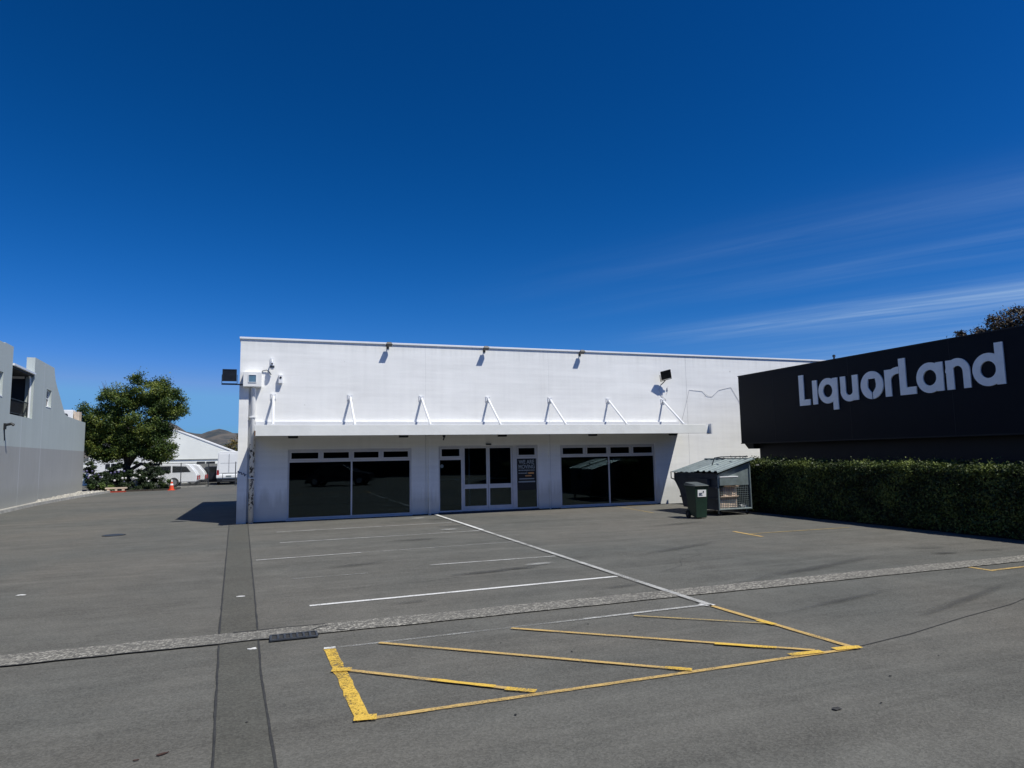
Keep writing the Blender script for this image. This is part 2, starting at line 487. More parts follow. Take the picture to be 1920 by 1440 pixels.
class MB:
    """collects shapes and links them as one mesh"""
    def __init__(s):
        s.v = []; s.f = []

    def poly(s, pts):
        b = len(s.v); s.v += [tuple(p) for p in pts]; s.f.append(tuple(range(b, b + len(pts))))
        return s

    def box(s, x0, x1, y0, y1, z0, z1):
        b = len(s.v)
        s.v += [(x0, y0, z0), (x1, y0, z0), (x1, y1, z0), (x0, y1, z0), (x0, y0, z1), (x1, y0, z1), (x1, y1, z1), (x0, y1, z1)]
        s.f += [tuple(b + i for i in q) for q in ((0, 3, 2, 1), (4, 5, 6, 7), (0, 1, 5, 4), (1, 2, 6, 5), (2, 3, 7, 6), (3, 0, 4, 7))]
        return s

    def hexa(s, p):
        """eight corners, bottom four then top four"""
        b = len(s.v); s.v += [tuple(q) for q in p]
        s.f += [tuple(b + i for i in q) for q in ((0, 3, 2, 1), (4, 5, 6, 7), (0, 1, 5, 4), (1, 2, 6, 5), (2, 3, 7, 6), (3, 0, 4, 7))]
        return s

    def prism(s, poly, a0, a1, axis='x'):
        """2-D outline swept between a0 and a1 along an axis"""
        def pt(u, v, a):
            return (a, u, v) if axis == 'x' else ((u, a, v) if axis == 'y' else (u, v, a))
        n = len(poly); b = len(s.v)
        s.v += [pt(u, v, a0) for u, v in poly] + [pt(u, v, a1) for u, v in poly]
        s.f.append(tuple(range(b + n - 1, b - 1, -1)))
        s.f.append(tuple(range(b + n, b + 2 * n)))
        for i in range(n):
            j = (i + 1) % n
            s.f.append((b + i, b + j, b + n + j, b + n + i))
        return s

    def tube(s, pts, r, n=8, r1=None, cap=True):
        pts = [Vector(p) for p in pts]
        k = len(pts); b = len(s.v)
        prev = None
        for i, p in enumerate(pts):
            d = (pts[min(i + 1, k - 1)] - pts[max(i - 1, 0)]).normalized()
            if prev is None:
                u = d.orthogonal().normalized()
            else:
                u = (prev - d * prev.dot(d)).normalized()
            prev = u
            vv = d.cross(u)
            rr = r if r1 is None else r + (r1 - r) * i / (k - 1)
            for a in range(n):
                an = 2 * PI * a / n
                s.v.append(tuple(p + (u * math.cos(an) + vv * math.sin(an)) * rr))
        for i in range(k - 1):
            for a in range(n):
                c = (a + 1) % n
                s.f.append((b + i * n + a, b + i * n + c, b + (i + 1) * n + c, b + (i + 1) * n + a))
        if cap:
            s.f.append(tuple(b + a for a in range(n - 1, -1, -1)))
            s.f.append(tuple(b + (k - 1) * n + a for a in range(n)))
        return s

    def cyl(s, c, r, h, n=20, axis='z', r2=None):
        c = Vector(c); d = {'x': Vector((1, 0, 0)), 'y': Vector((0, 1, 0)), 'z': Vector((0, 0, 1))}[axis]
        return s.tube([c, c + d * h], r, n, r2)

    def xf(s, mat):
        s.v = [tuple(mat @ Vector(p)) for p in s.v]
        return s

    def build(s, name, mat, parent=None, smooth=False, bevel=0.0, loc=None, rotz=None):
        me = bpy.data.meshes.new(name)
        me.from_pydata(s.v, [], s.f)
        me.materials.append(mat)
        bm = bmesh.new(); bm.from_mesh(me)
        bmesh.ops.recalc_face_normals(bm, faces=bm.faces)
        bm.to_mesh(me); bm.free()
        if smooth:
            me.polygons.foreach_set('use_smooth', [True] * len(me.polygons))
        o = bpy.data.objects.new(name, me)
        COL.objects.link(o)
        if parent is not None:
            o.parent = parent
        if loc is not None:
            o.location = loc
        if rotz is not None:
            o.rotation_euler.z = rotz
        if bevel:
            md = o.modifiers.new('bevel', 'BEVEL'); md.width = bevel; md.segments = 2; md.limit_method = 'ANGLE'
        return o


def tag(o, label=None, cat=None, group=None, kind=None):
    if label: o['label'] = label
    if cat: o['category'] = cat
    if group: o['group'] = group
    if kind: o['kind'] = kind
    return o


def empty(name, loc=(0, 0, 0), rz=0.0):
    o = bpy.data.objects.new(name, None)
    o.location = loc; o.rotation_euler.z = rz
    o.empty_display_size = 0.3
    COL.objects.link(o)
    return o


def copy_tree(o, parent=None):
    c = o.copy(); COL.objects.link(c); c.parent = parent
    for ch in [q for q in bpy.data.objects if q.parent == o]:
        copy_tree(ch, c)
    return c


def text_mesh(name, body, size, mat, parent, matrix, extrude=0.002, width=None):
    cu = bpy.data.curves.new(name, 'FONT')
    cu.body = body; cu.size = size; cu.extrude = extrude; cu.align_x = 'CENTER'; cu.align_y = 'CENTER'
    cu.offset = size * 0.02
    t = bpy.data.objects.new(name, cu); COL.objects.link(t)
    bpy.context.view_layer.update()
    dg = bpy.context.evaluated_depsgraph_get()
    me = bpy.data.meshes.new_from_object(t.evaluated_get(dg))
    bpy.data.objects.remove(t)
    if width:
        xs = [v.co.x for v in me.vertices]
        k = width / (max(xs) - min(xs))
        for v in me.vertices:
            v.co.x *= k
    me.transform(matrix)
    me.materials.clear(); me.materials.append(mat)
    o = bpy.data.objects.new(name, me); COL.objects.link(o); o.parent = parent
    return o


# ---------------------------------------------------------------- ground
g = MB().poly([(-2500, -2500, 0), (2500, -2500, 0), (2500, 2500, 0), (-2500, 2500, 0)]).build('ground', M['asphalt'])
tag(g, kind='structure')


def strip(name, pts_l, pts_r, z, mat, label=None, kind='structure'):
    mb = MB()
    b = len(pts_l)
    mb.v = [(x, y, z) for x, y in pts_l] + [(x, y, z) for x, y in pts_r]
    for i in range(b - 1):
        mb.f.append((i, i + 1, b + i + 1, b + i))
    o = mb.build(name, mat)
    o['kind'] = kind
    if label: o['label'] = label
    return o


def interp(pts, y):
    for (x0, y0), (x1, y1) in zip(pts, pts[1:]):
        if y0 >= y >= y1:
            return x0 + (x1 - x0) * (y - y0) / (y1 - y0)
    return pts[-1][0]


LE = [(-0.98, 19.78), (-0.95, 19.5), (-0.43, 7.52), (-0.26, 4.29), (-0.10, 1.0), (0.0, -3)]
RE = [(-0.49, 19.78), (-0.48, 19.25), (-0.13, 9.19), (-0.02, 5.84), (0.07, 4.15), (0.2, 1.0), (0.3, -3)]
ys = np.arange(19.78, -2.9, -0.12)
strip('trench_patch', [(interp(LE, y), y) for y in ys], [(interp(RE, y), y) for y in ys], 0.004, M['patch'])
for E_, nm in ((LE, 0), (RE, 1)):
    off = rng.normal(0, 0.0025, len(ys)); off = np.convolve(off, [.3, .4, .3], 'same')
    wd = 0.006 + 0.005 * rng.random(len(ys))
    if nm: wd = wd * 1.0
    strip('tar_seam', [(interp(E_, y) - wd[i] + off[i], y) for i, y in enumerate(ys)],
          [(interp(E_, y) + wd[i] + off[i], y) for i, y in enumerate(ys)], 0.0075, M['tar'])

# concrete drainage channel of exposed aggregate across the yard
xs = np.arange(-30, 13.3, 0.1)
yc = 7.20 + 0.0
n1 = np.convolve(rng.normal(0, 0.012, len(xs)), np.ones(3) / 3, 'same')
n2 = np.convolve(rng.normal(0, 0.012, len(xs)), np.ones(3) / 3, 'same')
strip('drainage_channel', [(x, yc + 0.19 + n1[i]) for i, x in enumerate(xs)], [(x, yc - 0.19 + n2[i]) for i, x in enumerate(xs)], 0.0115, M['agg'])
strip('channel_edge_seam', [(x, yc - 0.185 + n2[i]) for i, x in enumerate(xs) if x < 0.6], [(x, yc - 0.205 + n2[i]) for i, x in enumerate(xs) if x < 0.6], 0.0135, M['tar'])
xx = np.arange(-0.3, 0.62, 0.04)
strip('channel_crack', [(x, 7.40 + 0.01 * math.sin(9 * x)) for x in xx], [(x, 7.375 + 0.01 * math.sin(7 * x)) for x in xx], 0.0145, M['tar'])
cr = [(0.44, 7.16), (0.47, 7.22), (0.52, 7.27), (0.60, 7.30), (0.63, 7.24), (0.66, 7.10), (0.74, 7.05)]
strip('channel_crack', [(x, y + 0.012) for x, y in cr], [(x + .006, y - 0.012) for x, y in cr], 0.0145, M['tar'])


def line(name, a, b, wd, mat, z, label=None, jag=0.0):
    a = Vector((a[0], a[1])); b = Vector((b[0], b[1]))
    d = (b - a); L = d.length; d.normalize(); n = Vector((-d.y, d.x))
    k = max(2, int(L / 0.1))
    l = []; r = []
    for i in range(k + 1):
        p = a + d * (L * i / k)
        j1, j2 = random.gauss(0, jag), random.gauss(0, jag)
        l.append(tuple(p + n * (wd / 2 + j1))); r.append(tuple(p - n * (wd / 2 + j2)))
    return strip(name, l, r, z, mat, label)


WL = 'white_parking_line'
YL = 'yellow_parking_line'
line(WL, (4.64, 19.72), (4.64, 6.5), 0.085, M['wp_mid'], 0.0165, jag=0.002)
line(WL, (4.66, 19.72), (4.65, 15.0), 0.080, M['wp'], 0.0185, jag=0.002)
line(WL, (4.59, 8.52), (0.48, 8.38), 0.075, M['wp'], 0.006, jag=0.002)
line(WL, (4.58, 10.64), (2.42, 10.66), 0.065, M['wp_mid'], 0.006)
line(WL, (1.42, 10.34), (0.36, 10.32), 0.05, M['wp_faint'], 0.006)
line(WL, (4.59, 12.72), (1.5, 12.60), 0.06, M['wp_faint'], 0.006)
line(WL, (1.6, 12.60), (-0.17, 12.48), 0.065, M['wp_mid'], 0.0085)
line(WL, (4.59, 15.00), (0.25, 14.86), 0.065, M['wp_mid'], 0.006)
line(WL, (4.50, 17.19), (0.21, 17.06), 0.065, M['wp_mid'], 0.006)
line(WL, (0.62, 6.46), (4.6, 6.53), 0.05, M['wp_faint'], 0.006)
line(WL, (3.1, 6.50), (4.62, 6.535), 0.055, M['wp_mid'], 0.0085)
line(WL, (4.60, 6.60), (4.66, 6.46), 0.12, M['wp'], 0.0105)
# hatched box
line(YL, (0.545, 6.46), (0.615, 4.66), 0.100, M['yp'], 0.006, jag=0.004)
line(YL, (0.57, 4.655), (4.78, 4.625), 0.050, M['yp_mid'], 0.0085, jag=0.002)
line(YL, (4.64, 6.50), (4.76, 4.62), 0.065, M['yp_mid'], 0.0105, jag=0.002)
line(YL, (0.60, 5.76), (1.84, 4.69), 0.050, M['yp_mid'], 0.013)
line(YL, (0.99, 6.44), (3.14, 4.66), 0.050, M['yp_mid'], 0.013)
line(YL, (2.28, 6.44), (4.40, 4.70), 0.050, M['yp_mid'], 0.013)
line(YL, (3.63, 6.40), (4.67, 5.58), 0.040, M['yp_faint'], 0.013)
for a, b, wd in (((0.555, 4.68), (0.70, 4.655), 0.09), ((0.51, 5.78), (0.66, 5.74), 0.09), ((1.66, 4.83), (1.84, 4.69), 0.065),
                 ((2.98, 4.79), (3.14, 4.66), 0.065), ((3.75, 5.20), (4.15, 4.88), 0.06), ((4.1, 4.67), (4.42, 4.65), 0.07),
                 ((4.56, 4.66), (4.82, 4.62), 0.08), ((4.655, 5.72), (4.69, 5.52), 0.075), ((1.2, 5.24), (1.6, 4.90), 0.05)):
    line(YL, a, b, wd, M['yp'], 0.0155, jag=0.003)
line('white_paint_scrap', (0.50, 6.47), (0.60, 6.46), 0.06, M['wp'], 0.0085)
line(YL, (9.38, 12.15), (9.29, 11.15), 0.085, M['yp_mid'], 0.006)
line(YL, (9.35, 11.62), (12.0, 11.58), 0.06, M['yp_faint'], 0.0085)
line(YL, (9.42, 7.01), (9.42, 6.66), 0.08, M['yp_mid'], 0.006)
line(YL, (9.45, 6.70), (12.3, 6.74), 0.06, M['yp_mid'], 0.0085)
line(YL, (10.62, 19.55), (10.36, 16.95), 0.07, M['yp_faint'], 0.006)
line(YL, (10.9, 19.45), (12.0, 19.40), 0.07, M['yp_faint'], 0.006)
# crack running off to the right of the hatched box
ck = [(4.85, 4.66), (5.6, 4.78), (6.6, 5.02), (7.6, 5.22), (8.8, 5.6), (11, 6.1)]
strip('asphalt_crack', [(x, y + 0.006) for x, y in ck], [(x, y - 0.006) for x, y in ck], 0.005, M['tar'])


for ck in ([(5.4, 8.6), (5.9, 8.9), (6.2, 9.4), (6.8, 9.7), (7.1, 10.3)],
           [(1.1, 9.2), (1.5, 9.35), (2.0, 9.3), (2.6, 9.45)], [(6.0, 3.6), (6.4, 3.9), (6.7, 4.1), (7.2, 4.15), (7.8, 4.4)]):
    strip('asphalt_crack', [(x, y + 0.0035) for x, y in ck], [(x, y - 0.0035) for x, y in ck], 0.005, M['tar'])


def stain(name, x, y, sx, sy, rz, mat, z=0.0185):
    mb = MB()
    n = 28
    mb.poly([(math.cos(2 * PI * i / n), math.sin(2 * PI * i / n), 0) for i in range(n)])
    o = mb.build(name, mat)
    o.location = (x, y, z); o.scale = (sx, sy, 1); o.rotation_euler.z = rz
    o['kind'] = 'structure'
    return o


for q in ((3.0, 9.62, 0.75, 0.11, 0.08, 'oil'), (3.6, 9.72, 0.5, 0.10, 0.0, 'oil'), (4.0, 9.95, 0.35, 0.12, 0.1, 'chalk'),
          (10.3, 8.05, 0.38, 0.10, -0.3, 'oil'), (10.6, 8.6, 0.6, 0.12, -0.3, 'oil_soft'), (11.2, 8.0, 0.5, 0.1, -0.3, 'oil_soft'),
          (4.3, 18.1, 0.35, 0.2, 0, 'oil_soft'), (3.95, 18.75, 0.30, 0.25, 0, 'chalk'), (4.25, 16.2, 0.5, 0.25, 0, 'oil_soft'),
          (4.0, 15.5, 0.3, 0.2, 0, 'chalk'), (4.3, 7.85, 0.45, 0.1, 0.1, 'oil_soft'), (1.6, 8.05, 0.35, 0.07, 0.1, 'oil_soft'),
          (1.4, 11.2, 0.7, 0.2, 0.2, 'oil_soft'), (-4.5, 9.0, 1.2, 0.5, 0.4, 'oil_soft'), (7.0, 10.5, 1.6, 0.16, 0.35, 'oil_soft'),
          (7.6, 7.9, 2.4, 0.14, 0.25, 'oil_soft'), (2.9, 14.0, 0.8, 0.25, 0, 'oil_soft'), (9.3, 14.0, 1.2, 0.2, 0.2, 'oil_soft'),
          (7.5, 5.6, 1.8, 0.1, 0.3, 'oil_soft'), (6.2, 6.1, 1.3, 0.08, 0.2, 'oil_soft')):
    stain('oil_stain' if q[5] != 'chalk' else 'pale_scuff', q[0], q[1], q[2], q[3], q[4], M[q[5]])


def flake(name, x, y, r, mat, z=0.008, seed=0, label=None, cat=None, sx=1.0, rz=0):
    rr = random.Random(seed)
    mb = MB()
    n = 11
    top = [(x + (math.cos(2 * PI * i / n) * sx * math.cos(rz) - math.sin(2 * PI * i / n) * math.sin(rz)) * r * rr.uniform(.5, 1.1),
            y + (math.cos(2 * PI * i / n) * sx * math.sin(rz) + math.sin(2 * PI * i / n) * math.cos(rz)) * r * rr.uniform(.5, 1.1),
            z + rr.uniform(0.0, 0.004)) for i in range(n)]
    b = [(p[0], p[1], 0.006) for p in top]
    mb.v = top + b
    mb.f = [tuple(range(n))] + [(i, (i + 1) % n, n + (i + 1) % n, n + i) for i in range(n)]
    o = mb.build(name, mat)
    tag(o, label, cat)
    return o


flake('paper_scrap', -3.0, 10.63, 0.045, M['paper'], seed=3, label='small white scrap lying on the asphalt at far left', cat='litter', sx=1.6)
flake('paper_scrap', -0.10, 6.72, 0.035, M['paper'], seed=4, label='pale scrap on the trench patch just below the concrete channel', cat='litter', sx=1.4)
flake('paper_scrap', -0.30, 9.3, 0.03, M['paper'], seed=14, label='tiny pale scrap on the seam above the concrete channel', cat='litter', sx=2.0)
flake('dark_leaf_litter', 3.54, 3.63, 0.028, M['tar'], seed=5, label='dark crumpled leaf lying alone at lower right', cat='leaf', sx=1.3)
flake('leaf_litter', -0.55, 4.58, 0.012, M['debris'], seed=6, label='red brown leaf litter left of the trench patch, larger bit', cat='leaf', sx=3.2, rz=0.5)
flake('leaf_litter', -0.68, 4.545, 0.007, M['debris'], seed=7, label='red brown leaf crumb at the left end of the litter', cat='leaf', sx=3, rz=0.1)
for i, (x, y) in enumerate([(2.75, 6.05), (3.3, 5.9), (1.56, 4.35), (2.02, 6.0), (4.42, 3.98), (3.9, 3.6), (-0.1, 4.9), (1.1, 3.4), (5.2, 4.2), (3.05, 6.3), (2.5, 5.5)]):
    flake('bitumen_spot', x, y, random.uniform(0.006, 0.012), M['tar'], z=0.007, seed=20 + i).update_tag()
    bpy.context.scene.objects[-1]
for o in list(bpy.data.objects):
    if o.name.startswith('bitumen_spot'):
        o['kind'] = 'structure'

# drain grate set in the channel
dg = empty('drain_grate', (0.06, 6.905, 0.012))
MB().box(0.0, 0.40, 0.0, 0.17, 0.0, 0.003).build('pit', M['tar'], dg)
fr = MB()
fr.box(-0.02, 0.42, -0.02, 0.0, 0, 0.012).box(-0.02, 0.42, 0.17, 0.19, 0, 0.012).box(-0.02, 0.0, 0.0, 0.17, 0, 0.012).box(0.40, 0.42, 0.0, 0.17, 0, 0.012)
fr.build('frame', M['galv_dark'], dg)
gb = MB()
for i in range(6):
    gb.box(0.048 + i * 0.058, 0.048 + i * 0.058 + 0.020, 0.0005, 0.1695, 0.004, 0.014)
gb.build('bars', M['galv_dark'], dg)
tag(dg, 'rusty rectangular drain grate set in the pebbled concrete channel', 'drain')
mh = empty('manhole_cover', (-3.39, 18.31, 0.0))
MB().cyl((0, 0, 0.001), 0.25, 0.008, 28).build('rim', M['tar'], mh)
MB().cyl((0, 0, 0.009), 0.215, 0.004, 28).build('lid', M['galv_dark'], mh)
tag(mh, 'small round iron cover in the asphalt left of the white building', 'manhole cover')

# ---------------------------------------------------------------- white building
FY = 19.8
bld = empty('white_shop_building', (0, 0, 0))
tag(bld, 'long low white painted shop building with flat roof and a shaded canopy over its windows', 'building')
X0, X1, ZT, DEPTH = -0.79, 23.0, 5.05, 28.4


def holed_wall(x0, x1, z0, z1, holes, y, th):
    """front wall with openings: faces are split on a grid, holes get reveals"""
    gx = sorted({x0, x1} | {h[0] for h in holes} | {h[1] for h in holes})
    gz = sorted({z0, z1} | {h[2] for h in holes} | {h[3] for h in holes})
    bm = bmesh.new(); vd = {}

    def V(x, yy, z):
        k = (round(x, 4), round(yy, 4), round(z, 4))
        if k not in vd: vd[k] = bm.verts.new(k)
        return vd[k]

    def solid(i, j):
        if not (0 <= i < len(gx) - 1 and 0 <= j < len(gz) - 1): return False
        cx, cz = (gx[i] + gx[i + 1]) / 2, (gz[j] + gz[j + 1]) / 2
        return not any(h[0] < cx < h[1] and h[2] < cz < h[3] for h in holes)
    for i in range(len(gx) - 1):
        for j in range(len(gz) - 1):
            if not solid(i, j): continue
            a, b, c, d = gx[i], gx[i + 1], gz[j], gz[j + 1]
            bm.faces.new((V(a, y, c), V(b, y, c), V(b, y, d), V(a, y, d)))
            bm.faces.new((V(a, y + th, c), V(a, y + th, d), V(b, y + th, d), V(b, y + th, c)))
            if not solid(i - 1, j): bm.faces.new((V(a, y, c), V(a, y, d), V(a, y + th, d), V(a, y + th, c)))
            if not solid(i + 1, j): bm.faces.new((V(b, y, c), V(b, y + th, c), V(b, y + th, d), V(b, y, d)))
            if not solid(i, j - 1): bm.faces.new((V(a, y, c), V(a, y + th, c), V(b, y + th, c), V(b, y, c)))
            if not solid(i, j + 1): bm.faces.new((V(a, y, d), V(b, y, d), V(b, y + th, d), V(a, y + th, d)))
    bmesh.ops.recalc_face_normals(bm, faces=bm.faces)
    return bm


def link_bm(name, bm, mat, parent):
    me = bpy.data.meshes.new(name); bm.to_mesh(me); bm.free(); me.materials.append(mat)
    o = bpy.data.objects.new(name, me); COL.objects.link(o); o.parent = parent
    return o


HOLES = [(0.50, 3.97, 0.05, 1.98), (4.79, 8.00, 0.05, 2.03), (8.77, 12.26, 0.05, 2.01)]
link_bm('facade_wall', holed_wall(X0, X1, 0.0, ZT, HOLES, FY, 0.2), M['wall'], bld)
MB().box(X0, X0 + 0.2, FY + 0.2, DEPTH, 0, ZT).build('side_wall', M['wall'], bld)
MB().box(X1 - 0.2, X1, FY + 0.2, DEPTH, 0, ZT).build('side_wall', M['wall'], bld)
MB().box(X0, X1, DEPTH, DEPTH + 0.2, 0, ZT).build('back_wall', M['wall'], bld)
MB().box(X0 + 0.2, X1 - 0.2, FY + 0.2, DEPTH, 4.6, 4.75).build('roof', M['shed_grey'], bld)
MB().box(X0 - 0.03, X1 + 0.03, FY - 0.035, FY + 0.24, ZT, ZT + 0.055).build('parapet_cap', M['white_metal'], bld, bevel=0.006)
MB().box(X0 - 0.03, X0 + 0.24, FY + 0.24, DEPTH + 0.24, ZT, ZT + 0.055).build('parapet_cap', M['white_metal'], bld)
# pilaster strips, painted shadow line at the wall foot
MB().box(4.47, 4.55, FY - 0.05, FY, 0.0, 2.32).box(4.37, 4.43, FY - 0.012, FY, 0.0, 2.32).build('pilaster', M['wall'], bld)
MB().box(8.36, 8.41, FY - 0.02, FY, 0.0, 2.32).build('pilaster', M['wall'], bld)
MB().box(X0, -0.55, FY - 0.10, FY, 0.0, 3.74).build('corner_pilaster', M['wall'], bld)
MB().box(X0 + .02, 4.79, FY - 0.014, FY, 0.0, 0.028).build('base_shadow_strip', M['tar'], bld)  # thin dark strip stands in for the shadow line under the wall
MB().box(8.0, 12.4, FY - 0.014, FY, 0.0, 0.028).build('base_shadow_strip', M['tar'], bld)
# interior
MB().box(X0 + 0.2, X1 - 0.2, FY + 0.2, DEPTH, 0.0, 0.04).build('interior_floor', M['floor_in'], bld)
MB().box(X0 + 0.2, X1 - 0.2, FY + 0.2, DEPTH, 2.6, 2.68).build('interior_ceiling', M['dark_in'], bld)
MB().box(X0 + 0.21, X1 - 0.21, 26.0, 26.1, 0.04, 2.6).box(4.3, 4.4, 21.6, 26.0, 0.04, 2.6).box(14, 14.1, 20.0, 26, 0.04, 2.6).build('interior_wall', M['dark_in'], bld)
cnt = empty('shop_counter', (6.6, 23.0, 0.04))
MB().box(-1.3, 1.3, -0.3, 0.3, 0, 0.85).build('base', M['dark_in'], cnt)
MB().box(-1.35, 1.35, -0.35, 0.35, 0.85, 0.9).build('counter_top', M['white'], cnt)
for q_ in (-1.62, -0.62):
    MB().box(q_, q_ + .05, -2.3, -2.25, 0, 2.56).build('reflection_post', M['white'], cnt)  # white posts added inside to imitate a pole's reflection in the door panes
tag(cnt, 'dim counter standing inside behind the sliding doors', 'counter')


def frame_rect(mb, x0, x1, z0, z1, t, y0, y1):
    mb.box(x0, x1, y0, y1, z0, z0 + t).box(x0, x1, y0, y1, z1 - t, z1)
    mb.box(x0, x0 + t, y0, y1, z0 + t, z1 - t).box(x1 - t, x1, y0, y1, z0 + t, z1 - t)


def shop_window(x0, x1, z1):
    """two tall panes under four small top lights"""
    z0 = 0.05; zt = 1.615
    root = MB()
    y0, y1 = FY + 0.03, FY + 0.10
    frame_rect(root, x0, x1, z0, z1, 0.045, y0, y1)
    xm = (x0 + x1) / 2 + 0.01
    root.box(xm - 0.022, xm + 0.022, y0 + .002, y1, z0 + 0.045, zt)
    root.box(x0 + .045, x1 - .045, y0 + .001, y1, zt, zt + 0.05)
    xs_ = [x0 + 0.045 + i * (x1 - x0 - 0.09) / 4 for i in range(5)]
    for x in xs_[1:4]:
        root.box(x - 0.02, x + 0.02, y0 + .002, y1, zt + 0.05, z1 - 0.045)
    fr_ = root.build('shop_window', M['alu'], bld)
    for i in range(4):
        a = xs_[i] + (0.02 if i else 0) + .003; b = xs_[i + 1] - (0.02 if i < 3 else 0) - .003
        s = MB(); frame_rect(s, a, b, zt + 0.053, z1 - 0.048, 0.048, y0 - 0.02, y1 - 0.01)
        s.build('top_light_sash', M['alu'], fr_)
        MB().box(a + 0.05, b - 0.05, y0 + 0.015, y0 + 0.022, zt + 0.10, z1 - 0.095).build('pane', M['glass'], fr_)
    for a, b in ((x0 + 0.045, xm - 0.022), (xm + 0.022, x1 - 0.045)):
        MB().box(a, b, y0 + 0.03, y0 + 0.037, z0 + 0.045, zt).build('pane', M['glass'], fr_)
    MB().box(x0 - 0.03, x1 + 0.03, FY - 0.025, FY + 0.03, 0.015, 0.05).build('sill', M['alu'], fr_)
    return fr_


shop_window(0.50, 3.97, 1.98)
shop_window(8.77, 12.26, 2.01)

# entrance
y0, y1 = FY + 0.03, FY + 0.11
ent = MB()
frame_rect(ent, 4.79, 8.00, 0.05, 2.03, 0.045, y0, y1)
ent.box(5.50, 5.56, y0, y1 + .01, 0.095, 1.985).box(7.16, 7.30, y0, y1 + .01, 0.095, 1.985)
ent.box(4.835, 5.50, y0 + .001, y1, 1.60, 1.66).box(7.30, 7.955, y0 + .001, y1, 1.60, 1.66)
entf = ent.build('entrance_frame', M['alu'], bld)
for a, b in ((4.835, 5.50), (7.30, 7.955)):
    s = MB(); frame_rect(s, a + .004, b - .004, 1.664, 1.98, 0.05, y0 - 0.02, y1 - 0.01); s.build('top_light_sash', M['alu'], entf)
    MB().box(a + 0.055, b - 0.055, y0 + 0.015, y0 + 0.022, 1.715, 1.93).build('pane', M['glass'], entf)
    MB().box(a, b, y0 + 0.03, y0 + 0.037, 0.095, 1.60).build('pane', M['glass'], entf)
for a, b in ((5.565, 6.355), (6.365, 7.155)):
    lf = MB(); yy0, yy1 = FY + 0.05, FY + 0.10
    lf.box(a, a + 0.05, yy0, yy1, 0.07, 1.98).box(b - 0.05, b, yy0, yy1, 0.07, 1.98)
    lf.box(a + 0.05, b - 0.05, yy0, yy1, 0.07, 0.20).box(a + 0.05, b - 0.05, yy0, yy1, 1.945, 1.98).box(a + 0.05, b - 0.05, yy0, yy1, 0.72, 0.85)
    leaf = lf.build('sliding_door', M['alu'], bld)
    MB().box(a + 0.05, b - 0.05, FY + 0.072, FY + 0.08, 0.20, 0.72).build('lower_pane', M['glass'], leaf)
    MB().box(a + 0.05, b - 0.05, FY + 0.072, FY + 0.08, 0.85, 1.945).build('upper_pane', M['glass'], leaf)
MB().cyl((4.90, FY + 0.056, 1.42), 0.055, 0.003, 20, 'y').build('round_sticker', M['galv'], entf)
MB().box(4.79, 8.0, FY - 0.02, FY + 0.16, 0.0, 0.05).build('door_sill', M['galv_dark'], bld)
ds = MB().box(6.28, 6.44, FY - 0.05, FY, 2.035, 2.08).build('door_sensor', M['black'])
tag(ds, 'small black motion sensor above the middle of the sliding doors', 'sensor')

# poster behind the right side light
po = empty('moving_poster', (7.63, FY + 0.052, 0.0))
MB().box(-0.315, 0.315, 0, 0.004, 0.62, 1.58).build('sheet', M['poster'], po)
RX = Matrix.Rotation(R(90), 4, 'X')
text_mesh('printed_word', 'WE ARE', 0.17, M['poster_text'], po, Matrix.Translation((0, -0.003, 1.49)) @ RX, width=0.52)
text_mesh('printed_word', 'MOVING', 0.17, M['poster_text'], po, Matrix.Translation((0, -0.003, 1.34)) @ RX, width=0.54)
pl = MB()
for z, a, b in ((1.235, -0.27, 0.27), (1.145, -0.27, 0.02)):
    x = a
    while x < b:
        l = random.uniform(0.02, 0.06); pl.box(x, min(b, x + l), -0.004, -0.001, z - 0.016, z + 0.016); x += l + 0.014
pl.box(-0.272, 0.272, -0.0025, -0.001, 1.232, 1.238).box(-0.272, 0.022, -0.0025, -0.001, 1.142, 1.148).box(-0.004, 0.0, -0.0025, -0.001, 1.14, 1.24)
pl.build('small_print', M['poster_text'], po)
pl = MB().box(0.05, 0.24, -0.004, -0.001, 1.12, 1.17).box(-0.05, 0.16, -0.004, -0.001, 1.045, 1.08)
pl.build('orange_print', M['poster_orange'], po)
pl = MB().box(-0.25, 0.25, -0.004, -0.001, 0.955, 0.985).box(-0.28, 0.28, -0.004, -0.001, 0.86, 0.90)
pl.build('bottom_print', M['poster_text'], po)
tag(po, 'black poster with grey WE ARE MOVING lettering in the narrow window right of the doors', 'poster')

# canopy on the facade
can = empty('canopy', (0, 0, 0)); can.parent = bld
CX0, CX1 = -0.36, 13.20
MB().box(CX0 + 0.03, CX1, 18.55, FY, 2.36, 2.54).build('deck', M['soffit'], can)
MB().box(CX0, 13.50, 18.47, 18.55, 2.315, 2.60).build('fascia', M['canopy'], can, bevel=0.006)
MB().box(CX0, CX0 + 0.03, 18.55, FY, 2.315, 2.60).build('end_fascia', M['canopy'], can)
MB().box(CX0, CX1, 19.70, FY, 2.54, 2.75).build('wall_flashing', M['white_metal'], can)
MB().box(13.50, 13.56, 18.34, 18.60, 2.29, 2.62).build('end_stop', M['white_metal'], can)
MB().box(CX0 - 0.004, CX0, 18.46, 18.60, 2.2, 2.42).box(CX0 - 0.004, CX0 + 0.03, 18.462, 18.47, 2.33, 2.45).build('rust_mark', M['rust'], can)
SX = [0.09 + 2.092 * i for i in range(7)]
s0 = MB().tube([(0, FY - 0.03, 3.46), (0, 18.58, 2.60)], 0.032, 10).build('strut', M['white_metal'], can)
p0 = MB().box(-0.075, 0.075, FY - 0.02, FY, 3.38, 3.54).box(-0.02, 0.02, FY - 0.07, FY - 0.02, 3.42, 3.50)
